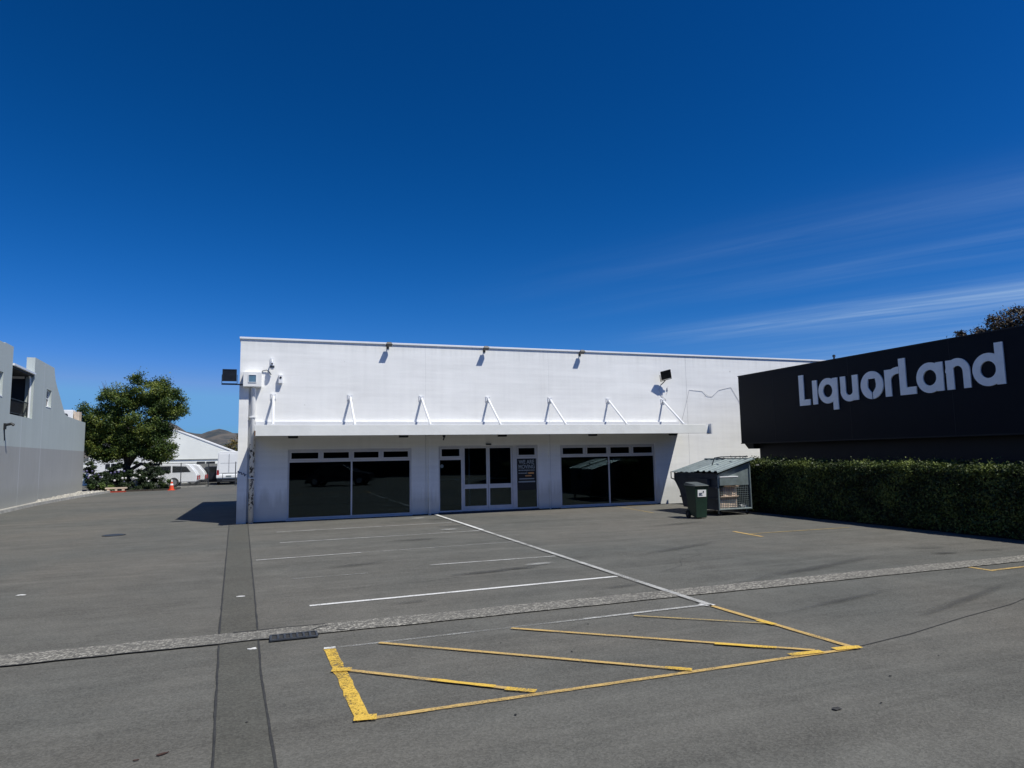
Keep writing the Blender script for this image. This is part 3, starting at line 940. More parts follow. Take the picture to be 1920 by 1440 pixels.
for sx_, sz_ in ((-.05, 3.40), (.05, 3.40), (-.05, 3.52), (.05, 3.52)):
    p0.cyl((sx_, FY - 0.03, sz_), 0.011, 0.012, 8, 'y')
pl0 = p0.build('wall_plate', M['white_metal'], can)
f0 = MB().box(-0.05, 0.05, 18.49, 18.64, 2.602, 2.63).build('foot_plate', M['white_metal'], can)
for i, x in enumerate(SX):
    for pr in (s0, pl0, f0):
        o = pr if i == 0 else pr.copy()
        if i: COL.objects.link(o)
        o.location.x = x
SL = ['nearest the left end', 'second from the left', 'in the middle above the doors', 'second from the right', 'at the right end by the shadow edge']
for i, x in enumerate((0.62, 3.68, 6.72, 9.80, 12.80)):
    e = empty('soffit_light', (x, 19.5, 2.36))
    MB().box(-0.13, 0.13, -0.06, 0.06, -0.075, 0).build('housing', M['black_metal'], e)
    MB().box(-0.11, 0.11, -0.045, 0.045, -0.082, -0.075).build('lens', M['galv'], e)
    tag(e, 'dark box light under the canopy, ' + SL[i], 'light', 'box lights under the canopy')

# rainwater head, downpipe
rh = empty('rainwater_head', (-0.46, FY, 3.70)); rh.parent = bld
hb = MB()
hb.box(-0.235, 0.235, -0.27, 0, 0, 0.40).build('box', M['white'], rh, bevel=0.006)
frm = MB(); frame_rect(frm, -0.105, 0.105, 0.11, 0.33, 0.014, -0.286, -0.27); frm.build('opening_frame', M['white_metal'], rh)
MB().box(-0.091, 0.091, -0.276, -0.2702, 0.124, 0.316).build('opening_plate', M['bluegrey'], rh)
dp = MB().tube([(-0.43, FY - 0.14, 3.698), (-0.43, FY - 0.14, 3.60), (-0.43, FY - 0.09, 3.52), (-0.43, FY - 0.075, 3.40), (-0.43, FY - 0.075, 0.0)], 0.066, 16)
dp.build('downpipe', M['peel'], bld, smooth=True)
MB().box(-0.52, -0.36, FY - 0.155, FY, 2.86, 2.89).build('pipe_strap', M['white_metal'], bld)
MB().box(-0.52, -0.36, FY - 0.155, FY, 1.2, 1.23).build('pipe_strap', M['white_metal'], bld)
# scribble on the corner
gp = MB().tube([(-0.775, FY - 0.104, 1.42), (-0.74, FY - 0.104, 1.36), (-0.70, FY - 0.104, 1.385), (-0.67, FY - 0.104, 1.32), (-0.63, FY - 0.104, 1.36), (-0.60, FY - 0.104, 1.28), (-0.57, FY - 0.104, 1.33)], 0.013, 6)
gp.build('graffiti', M['ink'], bld)

# cable and conduit
kb = MB().tube([(13.32, FY - 0.012, 2.64), (13.48, FY - 0.012, 3.1), (13.73, FY - 0.012, 3.87), (14.26, FY - 0.015, 3.84), (14.47, FY - 0.02, 3.67), (14.67, FY - 0.02, 3.66), (14.97, FY - 0.015, 3.89), (15.48, FY - 0.012, 3.99), (15.8, FY - 0.012, 3.5), (16.0, FY - 0.012, 3.1)], 0.005, 6).build('loose_cable', M['cable'])
tag(kb, 'thin grey cable looping across the white wall left of the black sign', 'cable')
kb = MB().tube([(-0.24, FY - 0.02, 4.10), (-0.20, FY - 0.03, 4.17), (-0.10, FY - 0.04, 4.19), (-0.03, FY - 0.04, 4.14), (0.02, FY - 0.03, 4.06)], 0.014, 8).build('curved_conduit', M['wire'])
tag(kb, 'short curved grey conduit between the rain box and the security camera', 'conduit')


# ---------------------------------------------------------------- lamps and cameras on the facade
def flood(name, w_, h_, d_, mat_lens, label, cat='floodlight', group=None):
    """housing with lens facing local -Y, yoke and arm; origin at the housing centre"""
    e = empty(name)
    b = MB()
    b.hexa([(-w_ / 2, -d_ / 2, -h_ / 2), (w_ / 2, -d_ / 2, -h_ / 2), (w_ * .36, d_ / 2, -h_ * .36), (-w_ * .36, d_ / 2, -h_ * .36),
            (-w_ / 2, -d_ / 2, h_ / 2), (w_ / 2, -d_ / 2, h_ / 2), (w_ * .36, d_ / 2, h_ * .36), (-w_ * .36, d_ / 2, h_ * .36)])
    b.build('housing', M['black_metal'], e, bevel=0.008)
    fr = MB(); frame_rect(fr, -w_ / 2, w_ / 2, -h_ / 2, h_ / 2, w_ * .07, -d_ / 2 - 0.012, -d_ / 2 - 0.001)
    fr.build('bezel', M['black'], e)
    MB().box(-w_ * .43, w_ * .43, -d_ / 2 - 0.006, -d_ / 2 - 0.001, -h_ * .43, h_ * .43).build('lens', mat_lens, e)
    y = MB()
    y.box(-w_ / 2 - 0.018, -w_ / 2 - 0.006, -0.015, 0.015, -h_ / 2 - 0.05, 0.02).box(w_ / 2 + 0.006, w_ / 2 + 0.018, -0.015, 0.015, -h_ / 2 - 0.05, 0.02)
    y.box(-w_ / 2 - 0.018, w_ / 2 + 0.018, -0.015, 0.015, -h_ / 2 - 0.062, -h_ / 2 - 0.05)
    y.build('yoke', M['black_metal'], e)
    tag(e, label, cat, group)
    return e


fl = flood('floodlight', 0.36, 0.33, 0.10, M['lens'], 'large black floodlight jutting out past the left corner beside the rain box')
fl.location = (-1.04, 19.62, 4.00)
ar = MB().box(-0.20, 0.36, 0.0, 0.03, -0.255, -0.225).tube([(0.32, 0.02, -0.255), (0.12, 0.02, -0.24)], 0.01, 6).build('arm', M['black_metal'], fl)
fl = flood('floodlight', 0.36, 0.32, 0.10, M['lens'], 'large tilted black floodlight on the wall above the right end of the canopy')
fl.location = (12.64, 19.56, 4.36); fl.rotation_euler = (R(30), R(-14), R(-18))
ar = MB().tube([(12.64, 19.56, 4.16), (12.62, 19.68, 4.08), (12.60, FY, 4.02)], 0.016, 8).build('floodlight_arm', M['black_metal'])
bpy.context.view_layer.update()
ar.parent = fl; ar.matrix_parent_inverse = fl.matrix_world.inverted(); ar.name = 'arm'
kb = MB().tube([(12.60, FY - 0.01, 4.02), (12.50, FY - 0.02, 3.85), (12.6, FY - 0.02, 3.66), (12.78, FY - 0.012, 3.50)], 0.007, 6).tube([(12.84, FY - 0.01, 3.95), (12.87, FY - 0.01, 3.84), (12.80, FY - 0.01, 3.70)], 0.006, 6)
kb.box(12.82, 12.86, FY - 0.03, FY, 3.84, 3.92)
tag(kb.build('lamp_wiring', M['cable']), 'thin looped wires hanging below the tilted floodlight', 'wiring')

proto = None
for i, (x, lb) in enumerate(((3.27, 'left'), (6.27, 'middle'), (9.56, 'right'))):
    if proto is None:
        e = empty('sign_light')
        b = MB().hexa([(-0.095, -0.085, -0.03), (0.095, -0.085, -0.03), (0.095, 0.07, -0.03), (-0.095, 0.07, -0.03),
                       (-0.06, -0.07, 0.05), (0.06, -0.07, 0.05), (0.06, 0.06, 0.05), (-0.06, 0.06, 0.05)])
        b.xf(Matrix.Rotation(R(-22), 4, 'X')); b.build('housing', M['black_metal'], e, bevel=0.006)
        MB().box(-0.08, 0.08, -0.075, 0.06, -0.036, -0.0305).xf(Matrix.Rotation(R(-22), 4, 'X')).build('lens', M['lens'], e)
        MB().tube([(0, 0.03, 0.03), (0, 0.09, -0.03), (0, 0.155, -0.05)], 0.013, 8).box(-0.035, 0.035, 0.15, 0.17, -0.10, 0.0).build('bracket', M['galv_dark'], e)
        proto = e
    else:
        e = copy_tree(proto)
    e.location = (x, FY - 0.17, 5.02)
    tag(e, ('small black sign light at the roof edge, %s of the three' % lb) if i != 1 else 'small black sign light at the roof edge, between the other two', 'light', 'small lights along the roof edge')


def dome(c, r, k=1.0, n=16, rings=6):
    mb = MB(); b = 0
    for i in range(rings + 1):
        a = PI / 2 * i / rings
        for j in range(n):
            t = 2 * PI * j / n
            mb.v.append((c[0] + r * math.cos(a) * math.cos(t), c[1] + r * math.cos(a) * math.sin(t), c[2] - r * k * math.sin(a)))
    for i in range(rings):
        for j in range(n):
            mb.f.append((i * n + j, i * n + (j + 1) % n, (i + 1) * n + (j + 1) % n, (i + 1) * n + j))
    mb.f.append(tuple(range(n)))
    return mb


cc = empty('security_camera', (0.04, FY, 4.30))
MB().box(-0.05, 0.05, -0.03, 0, 0.10, 0.24).tube([(0, -0.03, 0.18), (0, -0.12, 0.18), (0, -0.16, 0.10)], 0.018, 8).build('bracket', M['white_metal'], cc)
MB().cyl((0, -0.17, 0.0), 0.055, 0.10, 16).build('body', M['white_metal'], cc, smooth=False)
MB().cyl((0, -0.17, -0.06), 0.062, 0.06, 16).build('collar', M['galv_dark'], cc)
dome((0, -0.17, -0.06), 0.055, 1.0).build('dome', M['white_metal'], cc, smooth=True)
MB().box(-0.022, 0.022, -0.235, -0.215, 0.03, 0.065).build('lens', M['black'], cc)
tag(cc, 'white security camera on a bracket right of the rain box, high on the left', 'camera')
cb = empty('alarm_box', (0.27, FY, 3.95))
MB().box(-0.055, 0.055, -0.12, 0, -0.13, 0.12).build('housing', M['white_metal'], cb, bevel=0.012)
MB().cyl((0, -0.132, 0.03), 0.030, 0.012, 16, 'y').build('lens', M['black'], cb)
tag(cb, 'small white wall box with a round black lens right of the security camera', 'sensor box')
cd = empty('canopy_camera', (4.92, 19.62, 2.36))
MB().cyl((0, 0, -0.05), 0.045, 0.05, 14).build('base', M['galv_dark'], cd)
dome((0, 0, -0.05), 0.042).build('dome', M['lens'], cd, smooth=True)
MB().tube([(0, 0.0, -0.08), (-0.03, -0.03, -0.16)], 0.02, 8).build('body', M['galv_dark'], cd)
tag(cd, 'small dark camera under the canopy at the left side of the doors', 'camera')

# ---------------------------------------------------------------- dark building with the shop sign
db = empty('dark_building', (0, 0, 0))
MB().box(14.55, 22, -6, 17.35, 0, 1.95).build('lower_wall', M['navy_dark'], db)
MB().box(14.62, 21.9, -6, 17.30, 1.95, 3.9).build('upper_wall', M['navy_dark'], db)
MB().box(14.60, 22.05, -6.05, 17.40, 3.9, 4.0).build('roof', M['navy_dark'], db)
tag(db, 'black flat roofed building behind the hedge under the large sign', 'building')
sg = empty('shop_sign', (14.2, 0, 0))
MB().box(0, 0.34, -5.5, 17.77, 1.97, 4.10).build('panel', M['navy'], sg)
MB().box(-0.012, 0.36, -5.52, 17.79, 4.10, 4.125).build('top_flashing', M['navy_dark'], sg)
MB().box(-0.006, 0.35, -5.52, 17.79, 1.94, 1.97).build('bottom_trim', M['navy_dark'], sg)
MB().prism([(17.77, 1.94), (17.60, 1.78), (17.35, 1.78), (17.35, 1.94)], 0.12, 0.40, 'x').build('bracket', M['navy_dark'], sg)
for y in (16.2, 13.4, 10.6, 7.8):
    MB().box(-0.0025, 0, y, y + 0.012, 1.97, 4.10).build('panel_joint', M['navy_dark'], sg)
tag(sg, 'long black sign board with silver LiquorLand lettering', 'sign')

# letters: drawn in s (left to right = -y) and z, stood 30 mm off the panel


def L_box(mb, s0, s1, z0, z1, d=0.030):
    mb.box(-d, -0.001, -s1, -s0, z0, z1)


def L_poly(mb, pts, d=0.030):
    mb.prism([(-s, z) for s, z in pts], -d, -0.001, 'x')


def L_ring(mb, cs, cz, rs, rz, ts, tz, a0=0.0, a1=360.0, d=0.033, n=40):
    """elliptical ring or arc; ts/tz: stroke widths"""
    full = abs(a1 - a0) >= 359.9
    b = len(mb.v)
    for i in range(n + 1):
        a = R(a0 + (a1 - a0) * i / n)
        for rs_, rz_ in ((rs, rz), (rs - ts, rz - tz)):
            for x in (-d, -0.001):
                mb.v.append((x, -(cs + rs_ * math.cos(a)), cz + rz_ * math.sin(a)))
    for i in range(n):
        p = b + 4 * i; q = p + 4
        mb.f += [(p, q, q + 2, p + 2), (p, p + 1, q + 1, q), (p + 2, q + 2, q + 3, p + 3), (p + 1, p + 3, q + 3, q + 1)]
    if not full:
        mb.f += [(b, b + 2, b + 3, b + 1), (b + 4 * n, b + 4 * n + 1, b + 4 * n + 3, b + 4 * n + 2)]


def letter(name, fn):
    mb = MB(); fn(mb); return mb.build(name, M['letter'], sg)


def l_L1(mb): L_poly(mb, [(-15.13, 3.82), (-14.95, 3.82), (-14.95, 3.12), (-14.73, 3.12), (-14.73, 2.955), (-15.13, 2.955)])
def l_i(mb): L_box(mb, -14.63, -14.46, 2.955, 3.62)
def l_q(mb):
    L_ring(mb, -14.09, 3.29, 0.325, 0.345, 0.165, 0.17)
    L_box(mb, -13.925, -13.75, 2.765, 3.615)
def l_u(mb):
    L_box(mb, -13.655, -13.485, 3.22, 3.615)
    L_ring(mb, -13.375, 3.22, 0.28, 0.275, 0.17, 0.165, 180, 360)
    L_box(mb, -13.27, -13.09, 2.965, 3.615, 0.030)
def l_o(mb):
    # ring whose counter is a wine glass: outer arc and glass outline stitched in one strip
    cs, cz, rs, rz = -12.67, 3.295, 0.335, 0.35
    glass = [(-0.018, -0.35), (-0.018, -0.19), (-0.055, -0.145), (-0.115, -0.06), (-0.125, 0.02), (-0.105, 0.16), (0.105, 0.16), (0.125, 0.02), (0.115, -0.06), (0.055, -0.145), (0.018, -0.19), (0.018, -0.35)]
    N = 48
    seg = [0.0]
    for p, q in zip(glass, glass[1:]): seg.append(seg[-1] + math.hypot(q[0] - p[0], q[1] - p[1]))
    params = sorted(set([s / seg[-1] for s in seg] + [i / N for i in range(N + 1)]))
    b = len(mb.v)
    for u in params:
        L = u * seg[-1]
        k = max(i for i in range(len(seg)) if seg[i] <= L + 1e-9); k = min(k, len(seg) - 2)
        f = (L - seg[k]) / (seg[k + 1] - seg[k])
        gx = glass[k][0] + f * (glass[k + 1][0] - glass[k][0]); gz = glass[k][1] + f * (glass[k + 1][1] - glass[k][1])
        a = R(-93.2) - u * R(353.6)
        ox, oz = rs * math.cos(a), rz * math.sin(a)
        for s_, z_ in ((ox, oz), (gx, gz)):
            for x in (-0.033, -0.001):
                mb.v.append((x, -(cs + s_), cz + z_))
    for i in range(len(params) - 1):
        p = b + 4 * i; q = p + 4
        mb.f += [(p, q, q + 2, p + 2), (p, p + 1, q + 1, q), (p + 2, q + 2, q + 3, p + 3), (p + 1, p + 3, q + 3, q + 1)]
def l_r(mb):
    L_box(mb, -12.29, -12.115, 2.965, 3.62)
    L_ring(mb, -11.90, 3.36, 0.385, 0.30, 0.175, 0.165, 88, 180, 0.033, 20)
def l_L2(mb): L_poly(mb, [(-11.88, 3.845), (-11.70, 3.845), (-11.70, 3.14), (-11.45, 3.14), (-11.45, 2.965), (-11.88, 2.965)])
def l_a(mb):
    L_ring(mb, -11.095, 3.30, 0.335, 0.35, 0.17, 0.17)
    L_box(mb, -10.935, -10.765, 2.975, 3.63)
def l_n(mb):
    L_box(mb, -10.695, -10.52, 2.975, 3.63, 0.030)
    L_ring(mb, -10.43, 3.36, 0.28, 0.295, 0.16, 0.17, 0, 180)
    L_box(mb, -10.31, -10.15, 2.98, 3.36)
def l_d(mb):
    L_ring(mb, -9.76, 3.32, 0.335, 0.35, 0.17, 0.17)
    L_box(mb, -9.60, -9.425, 2.985, 3.86)


for nm, fn in (('letter_l', l_L1), ('letter_i', l_i), ('letter_q', l_q), ('letter_u', l_u), ('letter_o_with_glass', l_o),
               ('letter_r', l_r), ('letter_capital_l', l_L2), ('letter_a', l_a), ('letter_n', l_n), ('letter_d', l_d)):
    letter(nm, fn)

# ---------------------------------------------------------------- leaves


def leaves(name, pts, nrm, size, mat, parent=None, aspect=0.55, jitter=0.8, extra=None):
    """many small leaf quads (two triangles bent along the rib) at the given points"""
    n = len(pts)
    d = nrm + rng.normal(0, jitter, (n, 3)); d /= np.linalg.norm(d, axis=1)[:, None]
    a = rng.normal(0, 1, (n, 3)); u = np.cross(d, a); u /= np.linalg.norm(u, axis=1)[:, None]
    v = np.cross(d, u)
    sz = (size * rng.uniform(0.6, 1.25, n))[:, None]
    w_ = sz * aspect
    p = np.asarray(pts)
    quad = np.stack([p - u * sz * .5, p + v * w_ * .5 + d * w_ * .12, p + u * sz * .5, p - v * w_ * .5 + d * w_ * .12], 1).reshape(-1, 3)
    me = bpy.data.meshes.new(name)
    me.vertices.add(4 * n); me.vertices.foreach_set('co', quad.astype(np.float32).ravel())
    me.loops.add(4 * n); me.loops.foreach_set('vertex_index', np.arange(4 * n, dtype=np.int32))
    me.polygons.add(n); me.polygons.foreach_set('loop_start', np.arange(0, 4 * n, 4, dtype=np.int32))
    me.polygons.foreach_set('loop_total', np.full(n, 4, dtype=np.int32))
    me.update(); me.validate()
    me.materials.append(mat)
    o = bpy.data.objects.new(name, me); COL.objects.link(o); o.parent = parent
    return o


def clump_points(blobs, per_area, sub=0.33, inner=0.25):
    """leaf positions gathered in twig clumps over uneven blobs"""
    P, N = [], []
    for (cx, cy, cz, rx, ry, rz) in blobs:
        area = 4 * PI * ((rx * ry) ** 1.6 / 3 + (rx * rz) ** 1.6 / 3 + (ry * rz) ** 1.6 / 3) ** (1 / 1.6)
        k = int(area * 3.2)
        d = rng.normal(0, 1, (k, 3)); d /= np.linalg.norm(d, axis=1)[:, None]
        rad = rng.uniform(0.62, 1.12, k)
        rad[rng.random(k) < inner] *= 0.65
        cen = np.array([cx, cy, cz]) + d * rad[:, None] * np.array([rx, ry, rz])
        q = max(6, int(per_area * area / k))
        for c, dd in zip(cen, d):
            s = sub * rng.uniform(0.6, 1.3)
            pp = c + rng.normal(0, 1, (q, 3)) * s * np.array([.55, .55, .38])
            P.append(pp); N.append(np.tile(dd * .5 + np.array([0, 0, .6]), (q, 1)))
    return np.concatenate(P), np.concatenate(N)


def trunk(paths, mat, parent, name='trunk'):
    mb = MB()
    for pts, r0, r1 in paths:
        mb.tube(pts, r0, 9, r1)
    return mb.build(name, mat, parent, smooth=True)


# the big tree beyond the grey building
T = empty('leafy_tree', (-7.9, 47.0, 0))
trunk([([(-0.35, 0, 0), (-0.30, 0, 0.9), (-0.25, 0, 1.7), (-0.4, 0, 2.7), (-0.9, 0, 4.2)], 0.26, 0.12),
       ([(-0.25, 0, 1.5), (0.35, -0.1, 2.5), (0.9, 0, 3.8), (1.4, 0.1, 5.3)], 0.18, 0.07),
       ([(-0.28, 0, 1.1), (0.5, -0.15, 1.6), (1.5, -0.2, 1.5), (2.2, -0.2, 2.6)], 0.13, 0.05),
       ([(-0.3, 0, 1.9), (-0.2, 0.1, 3.4), (0.1, 0.1, 5.6)], 0.16, 0.05)], M['bark'], T)
bl = [(-1.75, 0, 4.3, 1.25, 1.3, 1.25), (-0.9, 0, 5.35, 1.1, 1.2, 1.0), (0.75, 0, 6.05, 1.25, 1.3, 1.15), (1.9, 0, 5.35, 1.05, 1.2, 0.85),
      (0.4, -.3, 4.4, 1.4, 1.4, 1.3), (-1.65, -.1, 3.0, 0.9, 1.1, 0.75), (-0.4, 0, 3.3, 1.1, 1.2, 0.9), (1.35, 0, 3.6, 0.8, 1.0, 0.8),
      (-1.0, 0, 2.25, 0.75, 0.9, 0.4), (1.5, -.1, 2.5, 0.85, 0.8, 0.75), (2.35, 0, 4.75, 0.6, 0.8, 0.5), (-1.9, 0, 2.2, 0.65, 0.8, 0.5), (0.6, -.2, 2.9, 1.0, .9, .6), (-0.2, -.5, 2.3, .7, .6, .4), (-2.1, 0, 3.6, .7, .9, .8), (1.7, -.2, 2.2, .6, .6, .6), (0.5, 0, 2.3, 0.6, 0.8, 0.4)]
P, N = clump_points(bl, 640, 0.33)
leaves('crown', P, N, 0.115, M['leaf'], T)
tw = MB()
for i in range(34):
    a = rng.uniform(0, 2 * PI); x0_ = -1.4 + rng.uniform(-.5, .9)
    p_ = Vector((x0_, rng.uniform(-.5, .5), 5.5 + rng.uniform(0, .5)))
    q_ = p_ + Vector((rng.uniform(-.35, .3), 0, rng.uniform(.35, .8)))
    tw.tube([p_, (p_ + q_) / 2 + Vector((.04, 0, 0)), q_], 0.012, 4, 0.005)
tw.build('dead_twigs', M['twig'], T)
tag(T, 'dense dark green tree with a rounded crown between the grey building and the vans', 'tree')

# garden bed under it


def shrub(name, x, y, blobs, dens, leaf, mat, label, sub=0.16, flowers=None, asp=0.5):
    e = empty(name, (x, y, 0))
    st = MB()
    for k in range(7):
        a = rng.uniform(0, 2 * PI)
        st.tube([(0, 0, 0), (.2 * math.cos(a), .2 * math.sin(a), .35)], 0.015, 5, 0.008)
    st.build('stems', M['bark'], e)
    P, N = clump_points(blobs, dens, sub)
    ok = P[:, 2] > 0.02
    leaves('foliage', P[ok], N[ok], leaf, mat, e, aspect=asp)
    if flowers:
        cnt_, zlo, zhi, r_, m_ = flowers
        fm = dome((0, 0, 0), r_, 1.0, 8, 3); o2 = dome((0, 0, 0), r_, -1.0, 8, 3)
        b0 = len(fm.v); fm.v += o2.v; fm.f = [f for f in fm.f if len(f) == 4] + [tuple(b0 + i for i in f) for f in o2.f if len(f) == 4]
        for k in range(cnt_):
            b_ = blobs[k % len(blobs)]
            fo = fm.build('flower_head', m_, e) if k == 0 else fo0.copy()
            if k == 0: fo0 = fo
            else: COL.objects.link(fo)
            fo.location = (b_[0] + rng.uniform(-.9, .9) * b_[3], b_[1] - b_[4] * rng.uniform(.6, 1.1), rng.uniform(zlo, zhi))
            fo.scale = (rng.uniform(.7, 1.1),) * 3
    tag(e, label, 'shrub')
    return e


shrub('low_shrub', -9.35, 45.3, [(0, 0, 0.25, 0.55, 0.5, 0.28), (0.7, -.1, 0.2, 0.4, 0.4, 0.22)], 420, 0.12, M['leaf_bush'], 'low bright green shrub at the foot of the grey wall end')
shrub('flowering_shrub', -9.0, 46.0, [(0, 0, 0.75, 0.85, 0.5, 0.6), (0.8, 0, 0.85, 0.6, 0.5, 0.55), (-0.5, -.3, .6, .5, .4, .45), (-.9, .2, 1.0, .4, .4, .8), (0.3, .3, 1.1, .5, .4, .6)], 800, 0.12, M['leaf_dark'], 'dark shrub with lilac flower heads left of the tree trunk', flowers=(18, 0.55, 1.3, 0.06, M['petal']))
shrub('flowering_shrub', -7.9, 45.6, [(0, 0, 0.38, 0.65, 0.5, 0.42), (0.75, 0, 0.42, 0.6, 0.5, 0.45)], 800, 0.13, M['leaf_dark'], 'low dark strappy shrub with pale flowers in front of the tree trunk', flowers=(5, 0.6, 0.8, 0.07, M['petal_white']), asp=0.25)
shrub('dark_shrub', -6.55, 45.9, [(0, 0, 0.5, 0.85, 0.6, 0.6), (0.2, .2, 0.95, 0.55, 0.5, 0.6), (-.55, .3, 1.3, .6, .5, .7)], 800, 0.13, M['leaf_dark'], 'tall dark shrub with white flower heads right of the tree trunk', flowers=(8, 0.5, 1.0, 0.06, M['petal_white']), asp=0.3)
shrub('round_shrub', -5.75, 45.9, [(0, 0, 0.42, 0.42, 0.5, 0.45)], 520, 0.11, M['leaf_bush'], 'small rounded green shrub beside the traffic cone')
bed = MB().prism([(-10.3, 45.0), (-8.9, 44.75), (-5.3, 45.35), (-5.2, 47.6), (-10.3, 48.0)], 0.0, 0.09, 'z').build('garden_bed', M['bark'])
tag(bed, kind='structure')

# traffic cone
cn_ = empty('traffic_cone', (-5.42, 45.0, 0.0))
MB().box(-0.19, 0.19, -0.19, 0.19, 0.0, 0.035).build('base', M['orange'], cn_, bevel=0.01)
MB().cyl((0, 0, 0.035), 0.14, 0.27, 20, 'z', 0.095).cyl((0, 0, 0.40), 0.072, 0.12, 20, 'z', 0.045).build('body', M['orange'], cn_)
MB().cyl((0, 0, 0.305), 0.097, 0.095, 20, 'z', 0.074).build('white_band', M['white'], cn_)
MB().cyl((0, 0, 0.52), 0.047, 0.13, 20, 'z', 0.022).build('white_tip', M['white'], cn_)
tag(cn_, 'orange traffic cone with white bands standing by the round shrub', 'cone')
# plastic barrier foot
bf = empty('barrier_block', (-8.25, 44.6, 0))
b_ = MB().box(-0.50, 0.50, -0.16, 0.16, 0.0, 0.07)
for x in (-0.42, -0.02, 0.36):
    b_.box(x, x + 0.10, -0.13, 0.13, 0.07, 0.20)
b_.build('base', M['redbrown'], bf)
MB().box(-0.53, 0.55, -0.15, 0.15, 0.20, 0.28).build('top_board', M['cream'], bf)
MB().box(-0.43, -0.30, -0.165, -0.131, 0.09, 0.17).box(-0.03, 0.09, -0.165, -0.131, 0.09, 0.18).box(0.32, 0.46, -0.165, -0.131, 0.09, 0.18).build('reflector', M['cream'], bf)
tag(bf, 'low red and cream plastic road barrier block lying before the shrubs', 'barrier')

# ---------------------------------------------------------------- hedge in front of the sign
hd = empty('hedge', (0, 0, 0))
HX0, HX1, HY0, HY1 = 12.86, 13.95, 2.0, 17.2


def htop(y): return 1.30 + 0.012 * (y - 9) + 0.02 * np.sin(y * 1.3) + 0.015 * np.sin(y * 3.7)


hc = MB()
for i in range(38):
    a = HY0 + 0.4 * i; b = a + 0.4
    hc.box(HX0 + 0.09, HX1 - 0.09, a, min(b, HY1 - .1), 0, float(htop(a)) - 0.12)
core = hc.build('core', M['hedge_core'], hd)
n_top = 52000; n_fr = 48000
Y = HY0 + (HY1 - HY0) * rng.random(n_top) ** 0.8
X = rng.uniform(HX0 - 0.02, HX1, n_top)
bump = 0.5 * (np.sin(Y * 7 + 3 * np.sin(X * 5)) * np.sin(X * 9 + 2 * np.sin(Y * 3)))
Z = htop(Y) + rng.normal(0, 0.035, n_top) + 0.03 * bump + (rng.random(n_top) < 0.05) * rng.uniform(0, 0.13, n_top)
edge = np.clip((HX0 + 0.10 - X) / 0.10, 0, 1); Z -= 0.09 * edge ** 2
pt = np.stack([X, Y, Z], 1); nt = np.tile([0, 0, 0.9], (n_top, 1))
Yf = rng.uniform(HY0, HY1, n_fr); Zf = rng.uniform(0.02, 1, n_fr) * htop(Yf)
Xf = HX0 + rng.normal(0.02, 0.03, n_fr) + 0.03 * np.sin(Yf * 5 + 2 * np.sin(Zf * 6)) + 0.05 * np.clip((0.25 - Zf) / .25, 0, 1)
pf = np.stack([Xf, Yf, Zf], 1); nf = np.tile([-0.8, 0, 0.3], (n_fr, 1))
ne = 5000
pe = np.stack([rng.uniform(HX0, HX1, ne), HY1 + rng.normal(0, .03, ne), rng.uniform(0, 1.38, ne)], 1)
leaves('foliage', np.concatenate([pt, pf, pe]), np.concatenate([nt, nf, np.tile([0, .9, .2], (ne, 1))]), 0.055, M['leaf_hedge'], hd, aspect=0.6, jitter=0.7)
tag(hd, 'long clipped dark green hedge below the black sign board', 'hedge')

# ---------------------------------------------------------------- skip bin
sk = empty('waste_skip', (11.30, 15.20, 0))
# local: x 0..1.15 across, y 0..2.05 along; low side x=0
LW, LL = 1.08, 2.05
zl, zr, zb = 1.12, 1.42, 0.15
# left side: upper part upright, far end tapering in towards the floor
side = [(0.0, zb), (1.62, zb), (1.80, 0.62), (2.0, 0.86), (LL, 0.90), (LL, zl), (0.0, zl)]
MB().prism(side, 0.0, 0.03, 'x').build('left_side', M['galv_dark'], sk)
MB().prism([(a, b if b < 1 else zr) for a, b in side], LW - 0.03, LW, 'x').build('right_side', M['galv_dark'], sk)
MB().box(0.03, LW - 0.03, 0.0, 1.62, zb, zb + 0.03).build('floor', M['galv_dark'], sk)
MB().hexa([(0.03, 1.59, zb + .03), (LW - 0.03, 1.59, zb + .03), (LW - 0.03, 1.62, zb + .03), (0.03, 1.62, zb + .03), (0.03, LL - .03, 1.1), (LW - 0.03, LL - .03, 1.35), (LW - 0.03, LL, 1.35), (0.03, LL, 1.1)]).build('back_panel', M['galv_dark'], sk)
# upper solid end plate and frame round the mesh
MB().prism([(0.03, 0.80), (LW - 0.03, 0.80), (LW - 0.03, zr - 0.02), (0.03, zl - 0.02)], 0.02, 0.04, 'y').build('end_plate', M['galv'], sk)
ef = MB()
ef.tube([(0.03, 0.0, zb + 0.02), (LW - 0.03, 0.0, zb + 0.02)], 0.024, 8).tube([(LW - 0.02, 0.0, zb), (LW - 0.02, 0.0, zr - 0.02)], 0.022, 8).tube([(0.02, 0.0, zb), (0.02, 0.0, zl - .04)], 0.022, 8)
ef.build('end_frame', M['galv'], sk)
fp = MB().box(0.03, 0.60, -0.06, 0.018, 0.80, 1.02)
fp.build('fork_pocket', M['galv'], sk, bevel=0.01)
MB().box(0.03, 0.62, -0.07, 0.018, 1.022, 1.045).build('pocket_rim', M['white_metal'], sk)
ms = MB()
for i in range(19):
    x = 0.06 + i * 0.057
    ms.box(x - .004, x + .004, 0.022, 0.030, zb + .04, 0.80)
for i in range(11):
    z = zb + 0.07 + i * 0.057
    ms.box(0.04, LW - .04, 0.0305, 0.038, z - .004, z + .004)
ms.build('mesh_panel', M['galv'], sk)
# lid: corrugated sheet sloping up to the right in two leaves


